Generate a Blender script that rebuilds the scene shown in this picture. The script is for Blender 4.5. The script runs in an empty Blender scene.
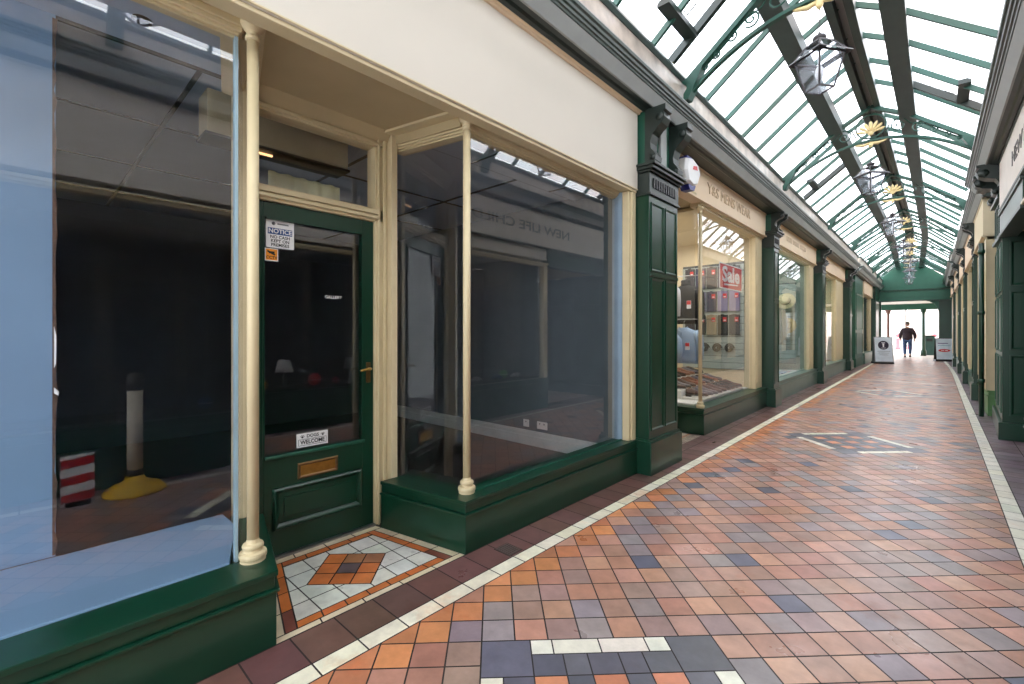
import bpy, bmesh, math, random
from mathutils import Vector, Matrix
R = random.Random(7)
PI = math.pi
SC = bpy.context.scene
COL = SC.collection

# ------------------------------------------------------------------ camera
cd = bpy.data.cameras.new('camera')
cam = bpy.data.objects.new('camera', cd)
COL.objects.link(cam)
cd.sensor_width = 36.0
cd.lens = 36.0 * 455 / 1024
cd.shift_y = -9 / 1024
cd.clip_start = 0.02
cam.location = (0, 0, 1.25)
cam.rotation_euler = (PI / 2, 0, math.atan(420 / 455))
SC.camera = cam
SC.view_settings.view_transform = 'Standard'
SC.view_settings.look = 'None'
SC.view_settings.gamma = 1
SC.view_settings.use_curve_mapping = False
SC.view_settings.exposure = 0.3

# ------------------------------------------------------------------ materials
def lin(c):
    c = c / 255
    return c / 12.92 if c <= 0.04045 else ((c + 0.055) / 1.055) ** 2.4
def rgb(c):
    return (lin(c[0]), lin(c[1]), lin(c[2]), 1)
MATS = {}
def paint(name, c, rough=0.5, metal=0.0, var=0.08, scale=6.0, bump=0.0, bscale=80, spec=0.5, coat=0.0):
    if name in MATS: return MATS[name]
    m = bpy.data.materials.new(name); m.use_nodes = True
    nt = m.node_tree; b = nt.nodes['Principled BSDF']
    b.inputs['Roughness'].default_value = rough
    b.inputs['Metallic'].default_value = metal
    b.inputs['Specular IOR Level'].default_value = spec
    if coat: b.inputs['Coat Weight'].default_value = coat
    tc = nt.nodes.new('ShaderNodeTexCoord')
    n = nt.nodes.new('ShaderNodeTexNoise'); n.inputs['Scale'].default_value = scale
    n.inputs['Detail'].default_value = 4
    nt.links.new(tc.outputs['Object'], n.inputs['Vector'])
    r = nt.nodes.new('ShaderNodeMapRange')
    r.inputs['From Min'].default_value = 0.3; r.inputs['From Max'].default_value = 0.7
    r.inputs['To Min'].default_value = 1 - var; r.inputs['To Max'].default_value = 1 + var
    nt.links.new(n.outputs['Fac'], r.inputs['Value'])
    mx = nt.nodes.new('ShaderNodeVectorMath'); mx.operation = 'SCALE'
    mx.inputs[0].default_value = rgb(c)[:3]
    nt.links.new(r.outputs[0], mx.inputs['Scale'])
    nt.links.new(mx.outputs[0], b.inputs['Base Color'])
    if bump:
        n2 = nt.nodes.new('ShaderNodeTexNoise'); n2.inputs['Scale'].default_value = bscale
        nt.links.new(tc.outputs['Object'], n2.inputs['Vector'])
        bp = nt.nodes.new('ShaderNodeBump'); bp.inputs['Strength'].default_value = bump
        bp.inputs['Distance'].default_value = 0.002
        nt.links.new(n2.outputs['Fac'], bp.inputs['Height'])
        nt.links.new(bp.outputs[0], b.inputs['Normal'])
    MATS[name] = m
    return m
def glassmat(name, tint=(1, 1, 1), ior=1.75, rough=0.0, haze=0.0):
    m = bpy.data.materials.new(name); m.use_nodes = True
    nt = m.node_tree; nt.nodes.clear()
    out = nt.nodes.new('ShaderNodeOutputMaterial')
    tr = nt.nodes.new('ShaderNodeBsdfTransparent'); tr.inputs[0].default_value = (*tint, 1)
    gl = nt.nodes.new('ShaderNodeBsdfGlossy'); gl.inputs['Roughness'].default_value = rough
    fr = nt.nodes.new('ShaderNodeFresnel'); fr.inputs['IOR'].default_value = ior
    geo = nt.nodes.new('ShaderNodeNewGeometry')
    inv = nt.nodes.new('ShaderNodeMath'); inv.operation = 'SUBTRACT'; inv.inputs[0].default_value = 1
    nt.links.new(geo.outputs['Backfacing'], inv.inputs[1])
    mu = nt.nodes.new('ShaderNodeMath'); mu.operation = 'MULTIPLY'
    nt.links.new(fr.outputs[0], mu.inputs[0]); nt.links.new(inv.outputs[0], mu.inputs[1])
    mix = nt.nodes.new('ShaderNodeMixShader')
    nt.links.new(mu.outputs[0], mix.inputs[0])
    nt.links.new(tr.outputs[0], mix.inputs[1]); nt.links.new(gl.outputs[0], mix.inputs[2])
    last = mix
    if haze:
        df = nt.nodes.new('ShaderNodeBsdfTranslucent'); df.inputs[0].default_value = (0.85, 0.93, 1, 1)
        m2 = nt.nodes.new('ShaderNodeMixShader')
        tc = nt.nodes.new('ShaderNodeTexCoord'); n = nt.nodes.new('ShaderNodeTexNoise'); n.inputs['Scale'].default_value = 1.1; n.inputs['Detail'].default_value = 2
        nt.links.new(tc.outputs['Object'], n.inputs['Vector'])
        r = nt.nodes.new('ShaderNodeMapRange'); r.inputs['From Min'].default_value = 0.42; r.inputs['From Max'].default_value = 0.68
        r.inputs['To Min'].default_value = haze * 0.15; r.inputs['To Max'].default_value = haze * 2
        nt.links.new(n.outputs['Fac'], r.inputs['Value']); nt.links.new(r.outputs[0], m2.inputs[0])
        nt.links.new(mix.outputs[0], m2.inputs[1]); nt.links.new(df.outputs[0], m2.inputs[2]); last = m2
    nt.links.new(last.outputs[0], out.inputs[0])
    MATS[name] = m
    return m
def roofglass():
    m = bpy.data.materials.new('roof_glass'); m.use_nodes = True
    nt = m.node_tree; nt.nodes.clear()
    out = nt.nodes.new('ShaderNodeOutputMaterial')
    tc = nt.nodes.new('ShaderNodeTexCoord')
    n = nt.nodes.new('ShaderNodeTexNoise'); n.inputs['Scale'].default_value = 1.3; n.inputs['Detail'].default_value = 6
    nt.links.new(tc.outputs['Object'], n.inputs['Vector'])
    cr = nt.nodes.new('ShaderNodeValToRGB')
    cr.color_ramp.elements[0].position = 0.35; cr.color_ramp.elements[0].color = (0.80, 0.66, 0.64, 1)
    cr.color_ramp.elements[1].position = 0.62; cr.color_ramp.elements[1].color = (0.84, 0.9, 0.94, 1)
    nt.links.new(n.outputs['Fac'], cr.inputs[0])
    tr = nt.nodes.new('ShaderNodeBsdfTransparent'); nt.links.new(cr.outputs[0], tr.inputs[0])
    tl = nt.nodes.new('ShaderNodeBsdfTranslucent'); tl.inputs[0].default_value = (0.85, 0.88, 0.9, 1)
    mix = nt.nodes.new('ShaderNodeMixShader'); mix.inputs[0].default_value = 0.25
    nt.links.new(tr.outputs[0], mix.inputs[1]); nt.links.new(tl.outputs[0], mix.inputs[2])
    nt.links.new(mix.outputs[0], out.inputs[0])
    MATS['roof_glass'] = m
    return m
def emis(name, c, s):
    m = bpy.data.materials.new(name); m.use_nodes = True
    b = m.node_tree.nodes['Principled BSDF']
    b.inputs['Base Color'].default_value = rgb(c)
    b.inputs['Emission Color'].default_value = rgb(c); b.inputs['Emission Strength'].default_value = s
    MATS[name] = m
    return m
def tilemat():
    m = bpy.data.materials.new('quarry_tile'); m.use_nodes = True
    nt = m.node_tree; b = nt.nodes['Principled BSDF']
    at = nt.nodes.new('ShaderNodeAttribute'); at.attribute_name = 'tile'
    tc = nt.nodes.new('ShaderNodeTexCoord')
    n = nt.nodes.new('ShaderNodeTexNoise'); n.inputs['Scale'].default_value = 9; n.inputs['Detail'].default_value = 7
    n.inputs['Roughness'].default_value = 0.65
    nt.links.new(tc.outputs['Object'], n.inputs['Vector'])
    r = nt.nodes.new('ShaderNodeMapRange'); r.inputs['From Min'].default_value = 0.3; r.inputs['From Max'].default_value = 0.7
    r.inputs['To Min'].default_value = 0.8; r.inputs['To Max'].default_value = 1.18
    nt.links.new(n.outputs['Fac'], r.inputs['Value'])
    mx = nt.nodes.new('ShaderNodeVectorMath'); mx.operation = 'SCALE'
    nt.links.new(at.outputs['Color'], mx.inputs[0]); nt.links.new(r.outputs[0], mx.inputs['Scale'])
    n4 = nt.nodes.new('ShaderNodeTexNoise'); n4.inputs['Scale'].default_value = 2.6; n4.inputs['Detail'].default_value = 8; n4.inputs['Roughness'].default_value = 0.7
    nt.links.new(tc.outputs['Object'], n4.inputs['Vector'])
    r4 = nt.nodes.new('ShaderNodeMapRange'); r4.inputs['From Min'].default_value = 0.56; r4.inputs['From Max'].default_value = 0.68; r4.inputs['To Max'].default_value = 0.55
    nt.links.new(n4.outputs['Fac'], r4.inputs['Value'])
    mc = nt.nodes.new('ShaderNodeMix'); mc.data_type = 'RGBA'; mc.blend_type = 'MULTIPLY'
    nt.links.new(r4.outputs[0], mc.inputs[0]); nt.links.new(mx.outputs[0], mc.inputs[6]); mc.inputs[7].default_value = (0.95, 0.62, 0.45, 1)
    nt.links.new(mc.outputs[2], b.inputs['Base Color'])
    b.inputs['Specular IOR Level'].default_value = 0.75
    n3 = nt.nodes.new('ShaderNodeTexNoise'); n3.inputs['Scale'].default_value = 3.5; n3.inputs['Detail'].default_value = 5
    nt.links.new(tc.outputs['Object'], n3.inputs['Vector'])
    r3 = nt.nodes.new('ShaderNodeMapRange'); r3.inputs['From Min'].default_value = 0.3; r3.inputs['From Max'].default_value = 0.7
    r3.inputs['To Min'].default_value = 0.26; r3.inputs['To Max'].default_value = 0.46
    nt.links.new(n3.outputs['Fac'], r3.inputs['Value']); nt.links.new(r3.outputs[0], b.inputs['Roughness'])
    n2 = nt.nodes.new('ShaderNodeTexNoise'); n2.inputs['Scale'].default_value = 60
    nt.links.new(tc.outputs['Object'], n2.inputs['Vector'])
    bp = nt.nodes.new('ShaderNodeBump'); bp.inputs['Strength'].default_value = 0.12; bp.inputs['Distance'].default_value = 0.002
    nt.links.new(n2.outputs['Fac'], bp.inputs['Height']); nt.links.new(bp.outputs[0], b.inputs['Normal'])
    return m

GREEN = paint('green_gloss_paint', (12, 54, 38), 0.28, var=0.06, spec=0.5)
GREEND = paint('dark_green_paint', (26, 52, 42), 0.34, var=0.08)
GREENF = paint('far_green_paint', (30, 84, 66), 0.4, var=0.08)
IRON = paint('grey_green_iron', (66, 78, 74), 0.38, var=0.12)
IROND = paint('black_green_iron', (34, 44, 40), 0.36, var=0.12)
GREYB = paint('grey_cornice_paint', (148, 152, 150), 0.5, var=0.06)
ROOFG = paint('roof_green_paint', (30, 74, 62), 0.42, var=0.12, scale=14)
BEAMG = paint('roof_beam_paint', (58, 72, 68), 0.45, var=0.14)
WHITEF = paint('white_fascia_paint', (216, 209, 196), 0.55, var=0.02, scale=2)
PEACHF = paint('cream_fascia_paint', (232, 208, 176), 0.55, var=0.03, scale=2)
CREAM = paint('cream_joinery_paint', (212, 196, 158), 0.4, var=0.05, bump=0.1)
CREAMW = paint('cream_wall_paint', (222, 208, 176), 0.7, var=0.03)
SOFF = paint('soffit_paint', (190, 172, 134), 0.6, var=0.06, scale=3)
BRASS = paint('brass', (184, 146, 78), 0.3, metal=1.0, var=0.15, scale=30)
BRASSD = paint('aged_brass', (120, 92, 62), 0.4, metal=0.9, var=0.15, scale=30)
GOLD = paint('gold_leaf_paint', (226, 204, 150), 0.4, metal=0.2, var=0.1)
BLUEB = paint('blue_board_paint', (124, 154, 186), 0.6, var=0.05, scale=2)
WALLG = paint('dark_interior_wall', (104, 114, 122), 0.8, var=0.05)
CEILG = paint('ceiling_tile', (164, 182, 204), 0.8, var=0.03)
CEILJ = paint('ceiling_grid', (40, 42, 46), 0.6)
SKIRT = paint('white_skirting', (205, 212, 212), 0.45)
INFLR = paint('interior_floor', (54, 44, 44), 0.3, var=0.2, scale=5)
WHITE = paint('white_plastic', (232, 232, 232), 0.4, var=0.02)
BLACK = paint('black_paint', (22, 22, 24), 0.45)
RED = paint('red_plastic', (206, 34, 40), 0.4, var=0.04)
BLUE = paint('blue_print', (34, 74, 132), 0.45)
NAVY = paint('navy_plastic', (34, 38, 120), 0.4)
ORANGE = paint('orange_print', (240, 150, 30), 0.45)
YELLOW = paint('yellow_plastic', (226, 178, 22), 0.5, var=0.1)
PAPER = paint('pale_paper', (206, 208, 170), 0.7)
BROWNP = paint('brown_torn_edge', (92, 70, 58), 0.8, var=0.3, scale=40)
LETTER = paint('fascia_lettering', (196, 168, 132), 0.5)
SIGNL = paint('grey_sign_lettering', (70, 64, 60), 0.5)
SIGNB = paint('pale_sign_board', (214, 206, 196), 0.5, var=0.04)
GREYR = paint('grey_green_riser', (84, 108, 98), 0.35, var=0.08)
GLASS = glassmat('window_glass', ior=2.2, haze=0.016)
LGLASS = glassmat('lantern_glass', (0.97, 0.98, 1.0), 1.45, haze=0.06)
FGLASS = glassmat('far_window_glass', (0.9, 0.95, 0.95), 1.75, haze=0.02)
RGLASS = roofglass()
TILE = tilemat()
GROUT = paint('dark_grout', (46, 42, 42), 0.7, var=0.1)
STEEL = paint('steel', (150, 150, 148), 0.35, metal=0.9)

# ------------------------------------------------------------------ mesh builder
def interp(P, y):
    if y <= P[0][0]: return P[0][1]
    for (a, b), (c, d) in zip(P, P[1:]):
        if y <= c: return b + (d - b) * (y - a) / (c - a)
    return P[-1][1]
def slope(y): return interp([(4, 0), (18, .055), (34, .05)], y)
def offL(y): return interp([(4.385, 0), (4.395, -.1), (19.3, -.1), (27, -.09)], y)
def offR(y): return interp([(8, 0), (20, .04), (27, .0)], y)
def offC(y): return interp([(6, 0), (12, .08), (19, .16), (27.5, -.12), (40, -.3)], y)
def TL(v): return (v[0] + offL(v[1]), v[1], v[2])
def TR(v):                       # outward distance measured from the right wall, mirrored
    return (-1.33 - v[0] + offR(v[1]), v[1], v[2])
def TC(v): return (v[0] + offC(v[1]) * max(0, 1 - abs(v[0] + .66) / 1.25), v[1], v[2])
def TLC(v): return v
def TRC(v): return (-1.33 - v[0], v[1], v[2])

class MB:
    def __init__(self, T=None):
        self.v = []; self.f = []; self.m = []; self.T = T; self.mi = 0; self.sm = []
    def add(self, vs, fs, smooth=False):
        o = len(self.v)
        if self.T: vs = [self.T(p) for p in vs]
        self.v += [tuple(p) for p in vs]
        for f in fs:
            self.f.append([i + o for i in f]); self.m.append(self.mi); self.sm.append(smooth)
        return self
    def mat(self, i): self.mi = i; return self
    def box(self, x0, x1, y0, y1, z0, z1):
        if x0 > x1: x0, x1 = x1, x0
        if y0 > y1: y0, y1 = y1, y0
        if z0 > z1: z0, z1 = z1, z0
        vs = [(x0, y0, z0), (x1, y0, z0), (x1, y1, z0), (x0, y1, z0), (x0, y0, z1), (x1, y0, z1), (x1, y1, z1), (x0, y1, z1)]
        return self.add(vs, [(0, 3, 2, 1), (4, 5, 6, 7), (0, 1, 5, 4), (1, 2, 6, 5), (2, 3, 7, 6), (3, 0, 4, 7)])
    def prism(self, poly, z0, z1):
        n = len(poly)
        vs = [(x, y, z0) for x, y in poly] + [(x, y, z1) for x, y in poly]
        return self.add(vs, [tuple(range(n))[::-1], tuple(range(n, 2 * n))] + [(i, (i + 1) % n, n + (i + 1) % n, n + i) for i in range(n)])
    def extr(self, prof, ys, cap=True):
        """profile of (x,z) swept along y stations"""
        n = len(prof); vs = []; fs = []
        for y in ys: vs += [(x, y, z) for x, z in prof]
        for k in range(len(ys) - 1):
            for i in range(n):
                j = (i + 1) % n
                fs.append((k * n + i, k * n + j, (k + 1) * n + j, (k + 1) * n + i))
        if cap:
            fs.append(tuple(range(n))); fs.append(tuple(range((len(ys) - 1) * n, len(ys) * n))[::-1])
        return self.add(vs, fs)
    def slab(self, a, b, th, z0, z1):
        """vertical wall slab between plan points a,b, thickness th to the left"""
        d = Vector((b[0] - a[0], b[1] - a[1])); d.normalize(); n = Vector((-d.y, d.x)) * th
        return self.prism([(a[0], a[1]), (b[0], b[1]), (b[0] + n.x, b[1] + n.y), (a[0] + n.x, a[1] + n.y)], z0, z1)
    def lathe(self, c, prof, n=20, axis='z', smooth=True):
        vs = []; fs = []
        for r, h in prof:
            for i in range(n):
                a = 2 * PI * i / n
                p = (r * math.cos(a), r * math.sin(a), h)
                if axis == 'x': p = (p[2], p[0], p[1])
                if axis == 'y': p = (p[0], p[2], p[1])
                vs.append((c[0] + p[0], c[1] + p[1], c[2] + p[2]))
        for k in range(len(prof) - 1):
            for i in range(n):
                j = (i + 1) % n
                fs.append((k * n + i, k * n + j, (k + 1) * n + j, (k + 1) * n + i))
        fs.append(tuple(range(n))[::-1]); fs.append(tuple(range((len(prof) - 1) * n, len(prof) * n)))
        return self.add(vs, fs, smooth)
    def tube(self, pts, r, n=8, closed=False):
        P = [Vector(p) for p in pts]; m = len(P); vs = []; fs = []
        rr = r if isinstance(r, (list, tuple)) else [r] * m
        up = None
        for i, p in enumerate(P):
            if closed: d = P[(i + 1) % m] - P[i - 1]
            else: d = P[min(i + 1, m - 1)] - P[max(i - 1, 0)]
            if d.length < 1e-9: d = Vector((0, 0, 1))
            d.normalize()
            if up is None: up = Vector((0, 0, 1)) if abs(d.z) < .9 else Vector((1, 0, 0))
            a = d.cross(up)
            if a.length < 1e-6: a = d.orthogonal()
            a.normalize(); b = a.cross(d).normalized(); up = b
            for k in range(n):
                t = 2 * PI * k / n
                vs.append(tuple(p + (a * math.cos(t) + b * math.sin(t)) * rr[i]))
        for i in range(m if closed else m - 1):
            i2 = (i + 1) % m
            for k in range(n):
                k2 = (k + 1) % n
                fs.append((i * n + k, i * n + k2, i2 * n + k2, i2 * n + k))
        if not closed:
            fs.append(tuple(range(n))[::-1]); fs.append(tuple(range((m - 1) * n, m * n)))
        return self.add(vs, fs, True)
    def bar(self, a, b, w, h):
        """rectangular bar between two points (w horizontal-ish, h other)"""
        a = Vector(a); b = Vector(b); d = (b - a).normalized()
        up = Vector((0, 0, 1)) if abs(d.z) < .95 else Vector((1, 0, 0))
        s = d.cross(up).normalized() * (w / 2); u = s.cross(d).normalized() * (h / 2)
        vs = [tuple(p + q) for p in (a, b) for q in (s + u, -s + u, -s - u, s - u)]
        return self.add(vs, [(0, 1, 2, 3), (7, 6, 5, 4), (0, 4, 5, 1), (1, 5, 6, 2), (2, 6, 7, 3), (3, 7, 4, 0)])
    def loft(self, rings, cap=True, smooth=True):
        n = len(rings[0]); vs = [p for r in rings for p in r]; fs = []
        for k in range(len(rings) - 1):
            for i in range(n):
                j = (i + 1) % n
                fs.append((k * n + i, k * n + j, (k + 1) * n + j, (k + 1) * n + i))
        if cap:
            fs.append(tuple(range(n))[::-1]); fs.append(tuple(range((len(rings) - 1) * n, len(rings) * n)))
        return self.add(vs, fs, smooth)
    def build(self, name, mats, parent=None, bevel=0.0, **props):
        if not isinstance(mats, (list, tuple)): mats = [mats]
        self.v = [(p[0], p[1], p[2] + slope(p[1])) for p in self.v]
        root = parent
        while root is not None and root.parent is not None: root = root.parent
        o = Vector(root.location) if root is not None else Vector((0, 0, 0))
        own = None
        if root is None:
            xs = [p[0] for p in self.v]; ys = [p[1] for p in self.v]; zs = [p[2] for p in self.v]
            own = Vector(((min(xs) + max(xs)) / 2, (min(ys) + max(ys)) / 2, min(zs))); o = own
        me = bpy.data.meshes.new(name)
        me.from_pydata([(p[0] - o.x, p[1] - o.y, p[2] - o.z) for p in self.v], [], self.f)
        for m in mats: me.materials.append(m)
        me.polygons.foreach_set('material_index', self.m)
        me.polygons.foreach_set('use_smooth', self.sm)
        bm = bmesh.new(); bm.from_mesh(me)
        bmesh.ops.recalc_face_normals(bm, faces=bm.faces)
        bm.to_mesh(me); bm.free(); me.update()
        ob = bpy.data.objects.new(name, me); COL.objects.link(ob)
        if own is not None: ob.location = own
        if parent is not None: ob.parent = parent
        if bevel:
            md = ob.modifiers.new('bevel', 'BEVEL'); md.width = bevel; md.segments = 2; md.limit_method = 'ANGLE'
        for k, v in props.items(): ob[k] = v
        return ob

def thing(name, label, cat, loc=(0, 0, 0), group=None, kind=None):
    o = bpy.data.objects.new(name, None); COL.objects.link(o); o.location = (loc[0], loc[1], loc[2] + slope(loc[1]))
    o.empty_display_size = 0.1
    if kind: o['kind'] = kind
    if label: o['label'] = label
    if cat: o['category'] = cat
    if group: o['group'] = group
    return o
def tag(o, label, cat, group=None, kind=None):
    o['label'] = label; o['category'] = cat
    if group: o['group'] = group
    if kind: o['kind'] = kind
    return o
def struct(name, label=None, cat=None, loc=(0, 0, 0)):
    return thing(name, label, cat, loc, None, 'structure')
def dup(root, loc, rotz=None, label=None):
    r = root.copy(); COL.objects.link(r); r.location = (loc[0], loc[1], loc[2] + slope(loc[1]))
    if rotz is not None: r.rotation_euler = (0, 0, rotz)
    if label: r['label'] = label
    for ch in list(root.children):
        c = ch.copy(); COL.objects.link(c); c.parent = r
        for g in list(ch.children):
            d = g.copy(); COL.objects.link(d); d.parent = c
    return r
def textobj(name, s, size, M, mat, parent=None, depth=0.002, align='CENTER', bold=0.0, sx=1.0, fit=None):
    """text mesh placed with matrix M (text x right, y up, z towards the reader)"""
    cu = bpy.data.curves.new(name, 'FONT'); cu.body = s; cu.size = size; cu.extrude = depth; cu.align_x = align
    cu.align_y = 'CENTER'; cu.offset = bold; cu.resolution_u = 3
    t = bpy.data.objects.new(name, cu); COL.objects.link(t)
    dg = bpy.context.evaluated_depsgraph_get(); dg.update()
    me = bpy.data.meshes.new_from_object(t.evaluated_get(dg))
    bpy.data.objects.remove(t); bpy.data.curves.remove(cu)
    if fit:
        xs = [v.co.x for v in me.vertices]; sx = fit / (max(xs) - min(xs))
    me.transform(Matrix.Diagonal((sx, 1, 1, 1))); me.transform(M); me.transform(Matrix.Translation((0, 0, slope(M[1][3]))))
    root = parent
    while root is not None and root.parent is not None: root = root.parent
    if root is not None: me.transform(Matrix.Translation(-Vector(root.location)))
    me.materials.clear(); me.materials.append(mat)
    me.name = name
    ob = bpy.data.objects.new(name, me); COL.objects.link(ob)
    if parent is not None: ob.parent = parent
    return ob
def frameM(p, right, up):
    r = Vector(right).normalized(); u = Vector(up).normalized(); n = r.cross(u)
    return Matrix(((r.x, u.x, n.x, p[0]), (r.y, u.y, n.y, p[1]), (r.z, u.z, n.z, p[2]), (0, 0, 0, 1)))

# ================================================================== FLOOR
def fx(x, y):
    a = interp([(18, 0), (27, -.06)], y)
    b = interp([(4, 0), (18, .07), (22, .06), (27, -.03)], y)
    t = (x + 1.72) / (0.36 + 1.72)
    return x + a + (b - a) * t
def clip(poly, a, b, c):
    """keep a*x+b*y<=c"""
    out = []
    for i in range(len(poly)):
        p, q = poly[i], poly[(i + 1) % len(poly)]
        dp = a * p[0] + b * p[1] - c; dq = a * q[0] + b * q[1] - c
        if dp <= 0: out.append(p)
        if (dp < 0 < dq) or (dq < 0 < dp):
            t = dp / (dp - dq); out.append((p[0] + t * (q[0] - p[0]), p[1] + t * (q[1] - p[1])))
    return out
class Tiles:
    def __init__(self): self.v = []; self.f = []; self.c = []
    def add(self, poly, col, z=0.0, gap=0.0065, warp=True):
        if len(poly) < 3: return
        cx = sum(p[0] for p in poly) / len(poly); cy = sum(p[1] for p in poly) / len(poly)
        A = sum(poly[i][0] * poly[(i + 1) % len(poly)][1] - poly[(i + 1) % len(poly)][0] * poly[i][1] for i in range(len(poly))) / 2
        if abs(A) < 2e-4: return
        if A < 0: poly = poly[::-1]
        o = len(self.v)
        n = len(poly); pts = []
        for i in range(n):                      # inset each corner along its bisector
            p0 = Vector(poly[i - 1]); p1 = Vector(poly[i]); p2 = Vector(poly[(i + 1) % n])
            e1 = (p1 - p0); e2 = (p2 - p1)
            if e1.length < 1e-6 or e2.length < 1e-6: pts.append(p1); continue
            e1.normalize(); e2.normalize()
            n1 = Vector((-e1.y, e1.x)); n2 = Vector((-e2.y, e2.x)); bsc = n1 + n2
            k = max(0.35, bsc.length_squared / 2)
            pts.append(p1 + bsc * (gap / 2 / k) * 1.0)
        for p in pts:
            self.v.append((fx(p.x, p.y) if warp else p.x, p.y, z + slope(p.y)))
        self.f.append(tuple(range(o, o + n))); self.c.append(rgb(col))
def jit(c, a):
    k = 1 + R.uniform(-a, a)
    return tuple(max(0, min(255, v * k + R.uniform(-3, 3))) for v in c)
T_ = Tiles()
D = 0.135; ORX, ORY = -1.627, 1.558
s2 = math.sqrt(.5)
def uv2xy(u, v): return (ORX + (u - v) * s2, ORY + (u + v) * s2)
XL0, XR0 = -1.632, 0.36
TERR = [(180, 132, 112), (176, 128, 108), (170, 122, 104), (188, 142, 120), (164, 126, 110), (158, 128, 118), (180, 138, 122), (154, 126, 116), (150, 128, 124)]
ORNG = [(196, 130, 88), (188, 122, 84), (202, 136, 92), (178, 116, 84)]
DKBL = (92, 96, 112)
WHT = (226, 222, 206)
# decorated squares, centre index in lattice: corners L at u0,v0
decor = []
for yc in (1.275, 6.385, 11.9, 17.3, -3.8):
    # left corner
    xl, yl = -0.672 - 0.668, yc
    # snap to lattice
    du = ((xl - ORX) * s2 + (yl - ORY) * s2) / D; dv = (-(xl - ORX) * s2 + (yl - ORY) * s2) / D
    decor.append((round(du), round(dv) - 7))
def in_decor(i, j):
    for (a, b) in decor:
        if a <= i < a + 7 and b <= j < b + 7: return True
    return False
YMIN, YMAX = -3.0, 29.0
for i in range(-60, 240):
    for j in range(-60, 240):
        p = [uv2xy(i * D, j * D), uv2xy((i + 1) * D, j * D), uv2xy((i + 1) * D, (j + 1) * D), uv2xy(i * D, (j + 1) * D)]
        ys = [q[1] for q in p]; xs = [q[0] for q in p]
        if max(ys) < YMIN or min(ys) > YMAX or max(xs) < XL0 or min(xs) > XR0: continue
        if in_decor(i, j): continue
        edge = min(xs) < XL0 + 0.08
        p = clip(p, -1, 0, -XL0); p = clip(p, 1, 0, XR0) if p else p
        r = R.random()
        if edge and R.random() < .8: c = jit(R.choice(ORNG), .06)
        elif r < 0.035: c = jit(DKBL, .08)
        elif r < 0.17: c = jit((142, 130, 132), .07)
        else: c = jit(R.choice(TERR), .05)
        T_.add(p, c)
for (a, b) in decor:
    def sq(u0, u1, v0, v1, c, g=.0055):
        T_.add([uv2xy((a + u0) * D, (b + v0) * D), uv2xy((a + u1) * D, (b + v0) * D), uv2xy((a + u1) * D, (b + v1) * D), uv2xy((a + u0) * D, (b + v1) * D)], c, gap=g)
    B = lambda: jit((92, 93, 104), .08)
    for (u, v) in ((0, 0), (5.55, 0), (0, 5.55), (5.55, 5.55)): sq(u, u + 1.45, v, v + 1.45, B())
    for k in range(4):
        seg = [(1.45, 2.1), (2.1, 3.5), (3.5, 4.9), (4.9, 5.55)][k]
        sq(seg[0], seg[1], 0, .62, jit(WHT, .02)); sq(seg[0], seg[1], 6.38, 7, jit(WHT, .02))
        sq(0, .62, seg[0], seg[1], jit(WHT, .02)); sq(6.38, 7, seg[0], seg[1], jit(WHT, .02))
    cuts = [1.45, 2.05, 2.9, 3.1, 3.9, 4.1, 4.95, 5.55]
    cuts = [.62, 1.45, 2.35, 3.05, 3.95, 4.65, 5.55, 6.38]
    kinds = ['b', 'o', 'b', 'o', 'b', 'o', 'b']
    for x in range(7):
        for y in range(7):
            if (x in (0, 6)) and (y in (0, 6)): continue
            o = kinds[x] == 'o' and kinds[y] == 'o'
            sq(cuts[x], cuts[x + 1], cuts[y], cuts[y + 1], jit((196, 128, 96), .06) if o else B())
y = YMIN
k = 0
while y < YMAX:                        # border courses
    y1 = y + 0.1875
    T_.add([(-1.722, y), (-1.632, y), (-1.632, y1), (-1.722, y1)], jit((228, 224, 202), .03))
    T_.add([(-1.93, y), (-1.722, y), (-1.722, y1), (-1.93, y1)], jit((104, 74, 68), .09))
    if y > 4.3:
        T_.add([(-2.16, y), (-1.93, y), (-1.93, y1), (-2.16, y1)], jit((100, 76, 72), .09))
    T_.add([(0.36, y), (0.455, y), (0.455, y1), (0.36, y1)], jit((216, 214, 202), .03))
    T_.add([(0.455, y), (0.66, y), (0.66, y1), (0.455, y1)], jit((104, 88, 96), .07))
    if 6.4 < y < 7.75 or y > 9:
        T_.add([(0.66, y), (0.86, y), (0.86, y1), (0.66, y1)], jit((112, 94, 100), .07))
    y = y1
for k in range(12):
    xa_ = -1.632 + k * .166; xb_ = xa_ + .166; f_ = lambda x: 14.72 - .19 * (x + .64)
    T_.add([(xa_, f_(xa_)), (xb_, f_(xb_)), (xb_, f_(xb_) + .11), (xa_, f_(xa_) + .11)], jit((216, 210, 198), .03), z=.0012)
# entrance mosaic of the corner shop
BEI = (214, 200, 172); MW = (214, 216, 206); ORB = (198, 112, 58)
x0, x1 = -2.675, -1.932
def yl(x): return 0.885 - (x + 2.68) * 0.27
def yr(x): return 1.565 + (x + 2.68) * 0.19
def quadbelt(xa, xb, fa, fb, n, c, dirx=True, ja=.04):
    for k in range(n):
        t0, t1 = k / n, (k + 1) / n
        ya0 = fa(xa) + (fb(xa) - fa(xa)) * t0; ya1 = fa(xa) + (fb(xa) - fa(xa)) * t1
        yb0 = fa(xb) + (fb(xb) - fa(xb)) * t0; yb1 = fa(xb) + (fb(xb) - fa(xb)) * t1
        T_.add([(xa, ya0), (xb, yb0), (xb, yb1), (xa, ya1)], jit(c, ja), warp=False)
quadbelt(-1.972, -1.932, lambda x: yl(x), lambda x: yr(x), 5, BEI)
quadbelt(-2.675, -2.60, yl, yr, 4, BEI)
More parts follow.
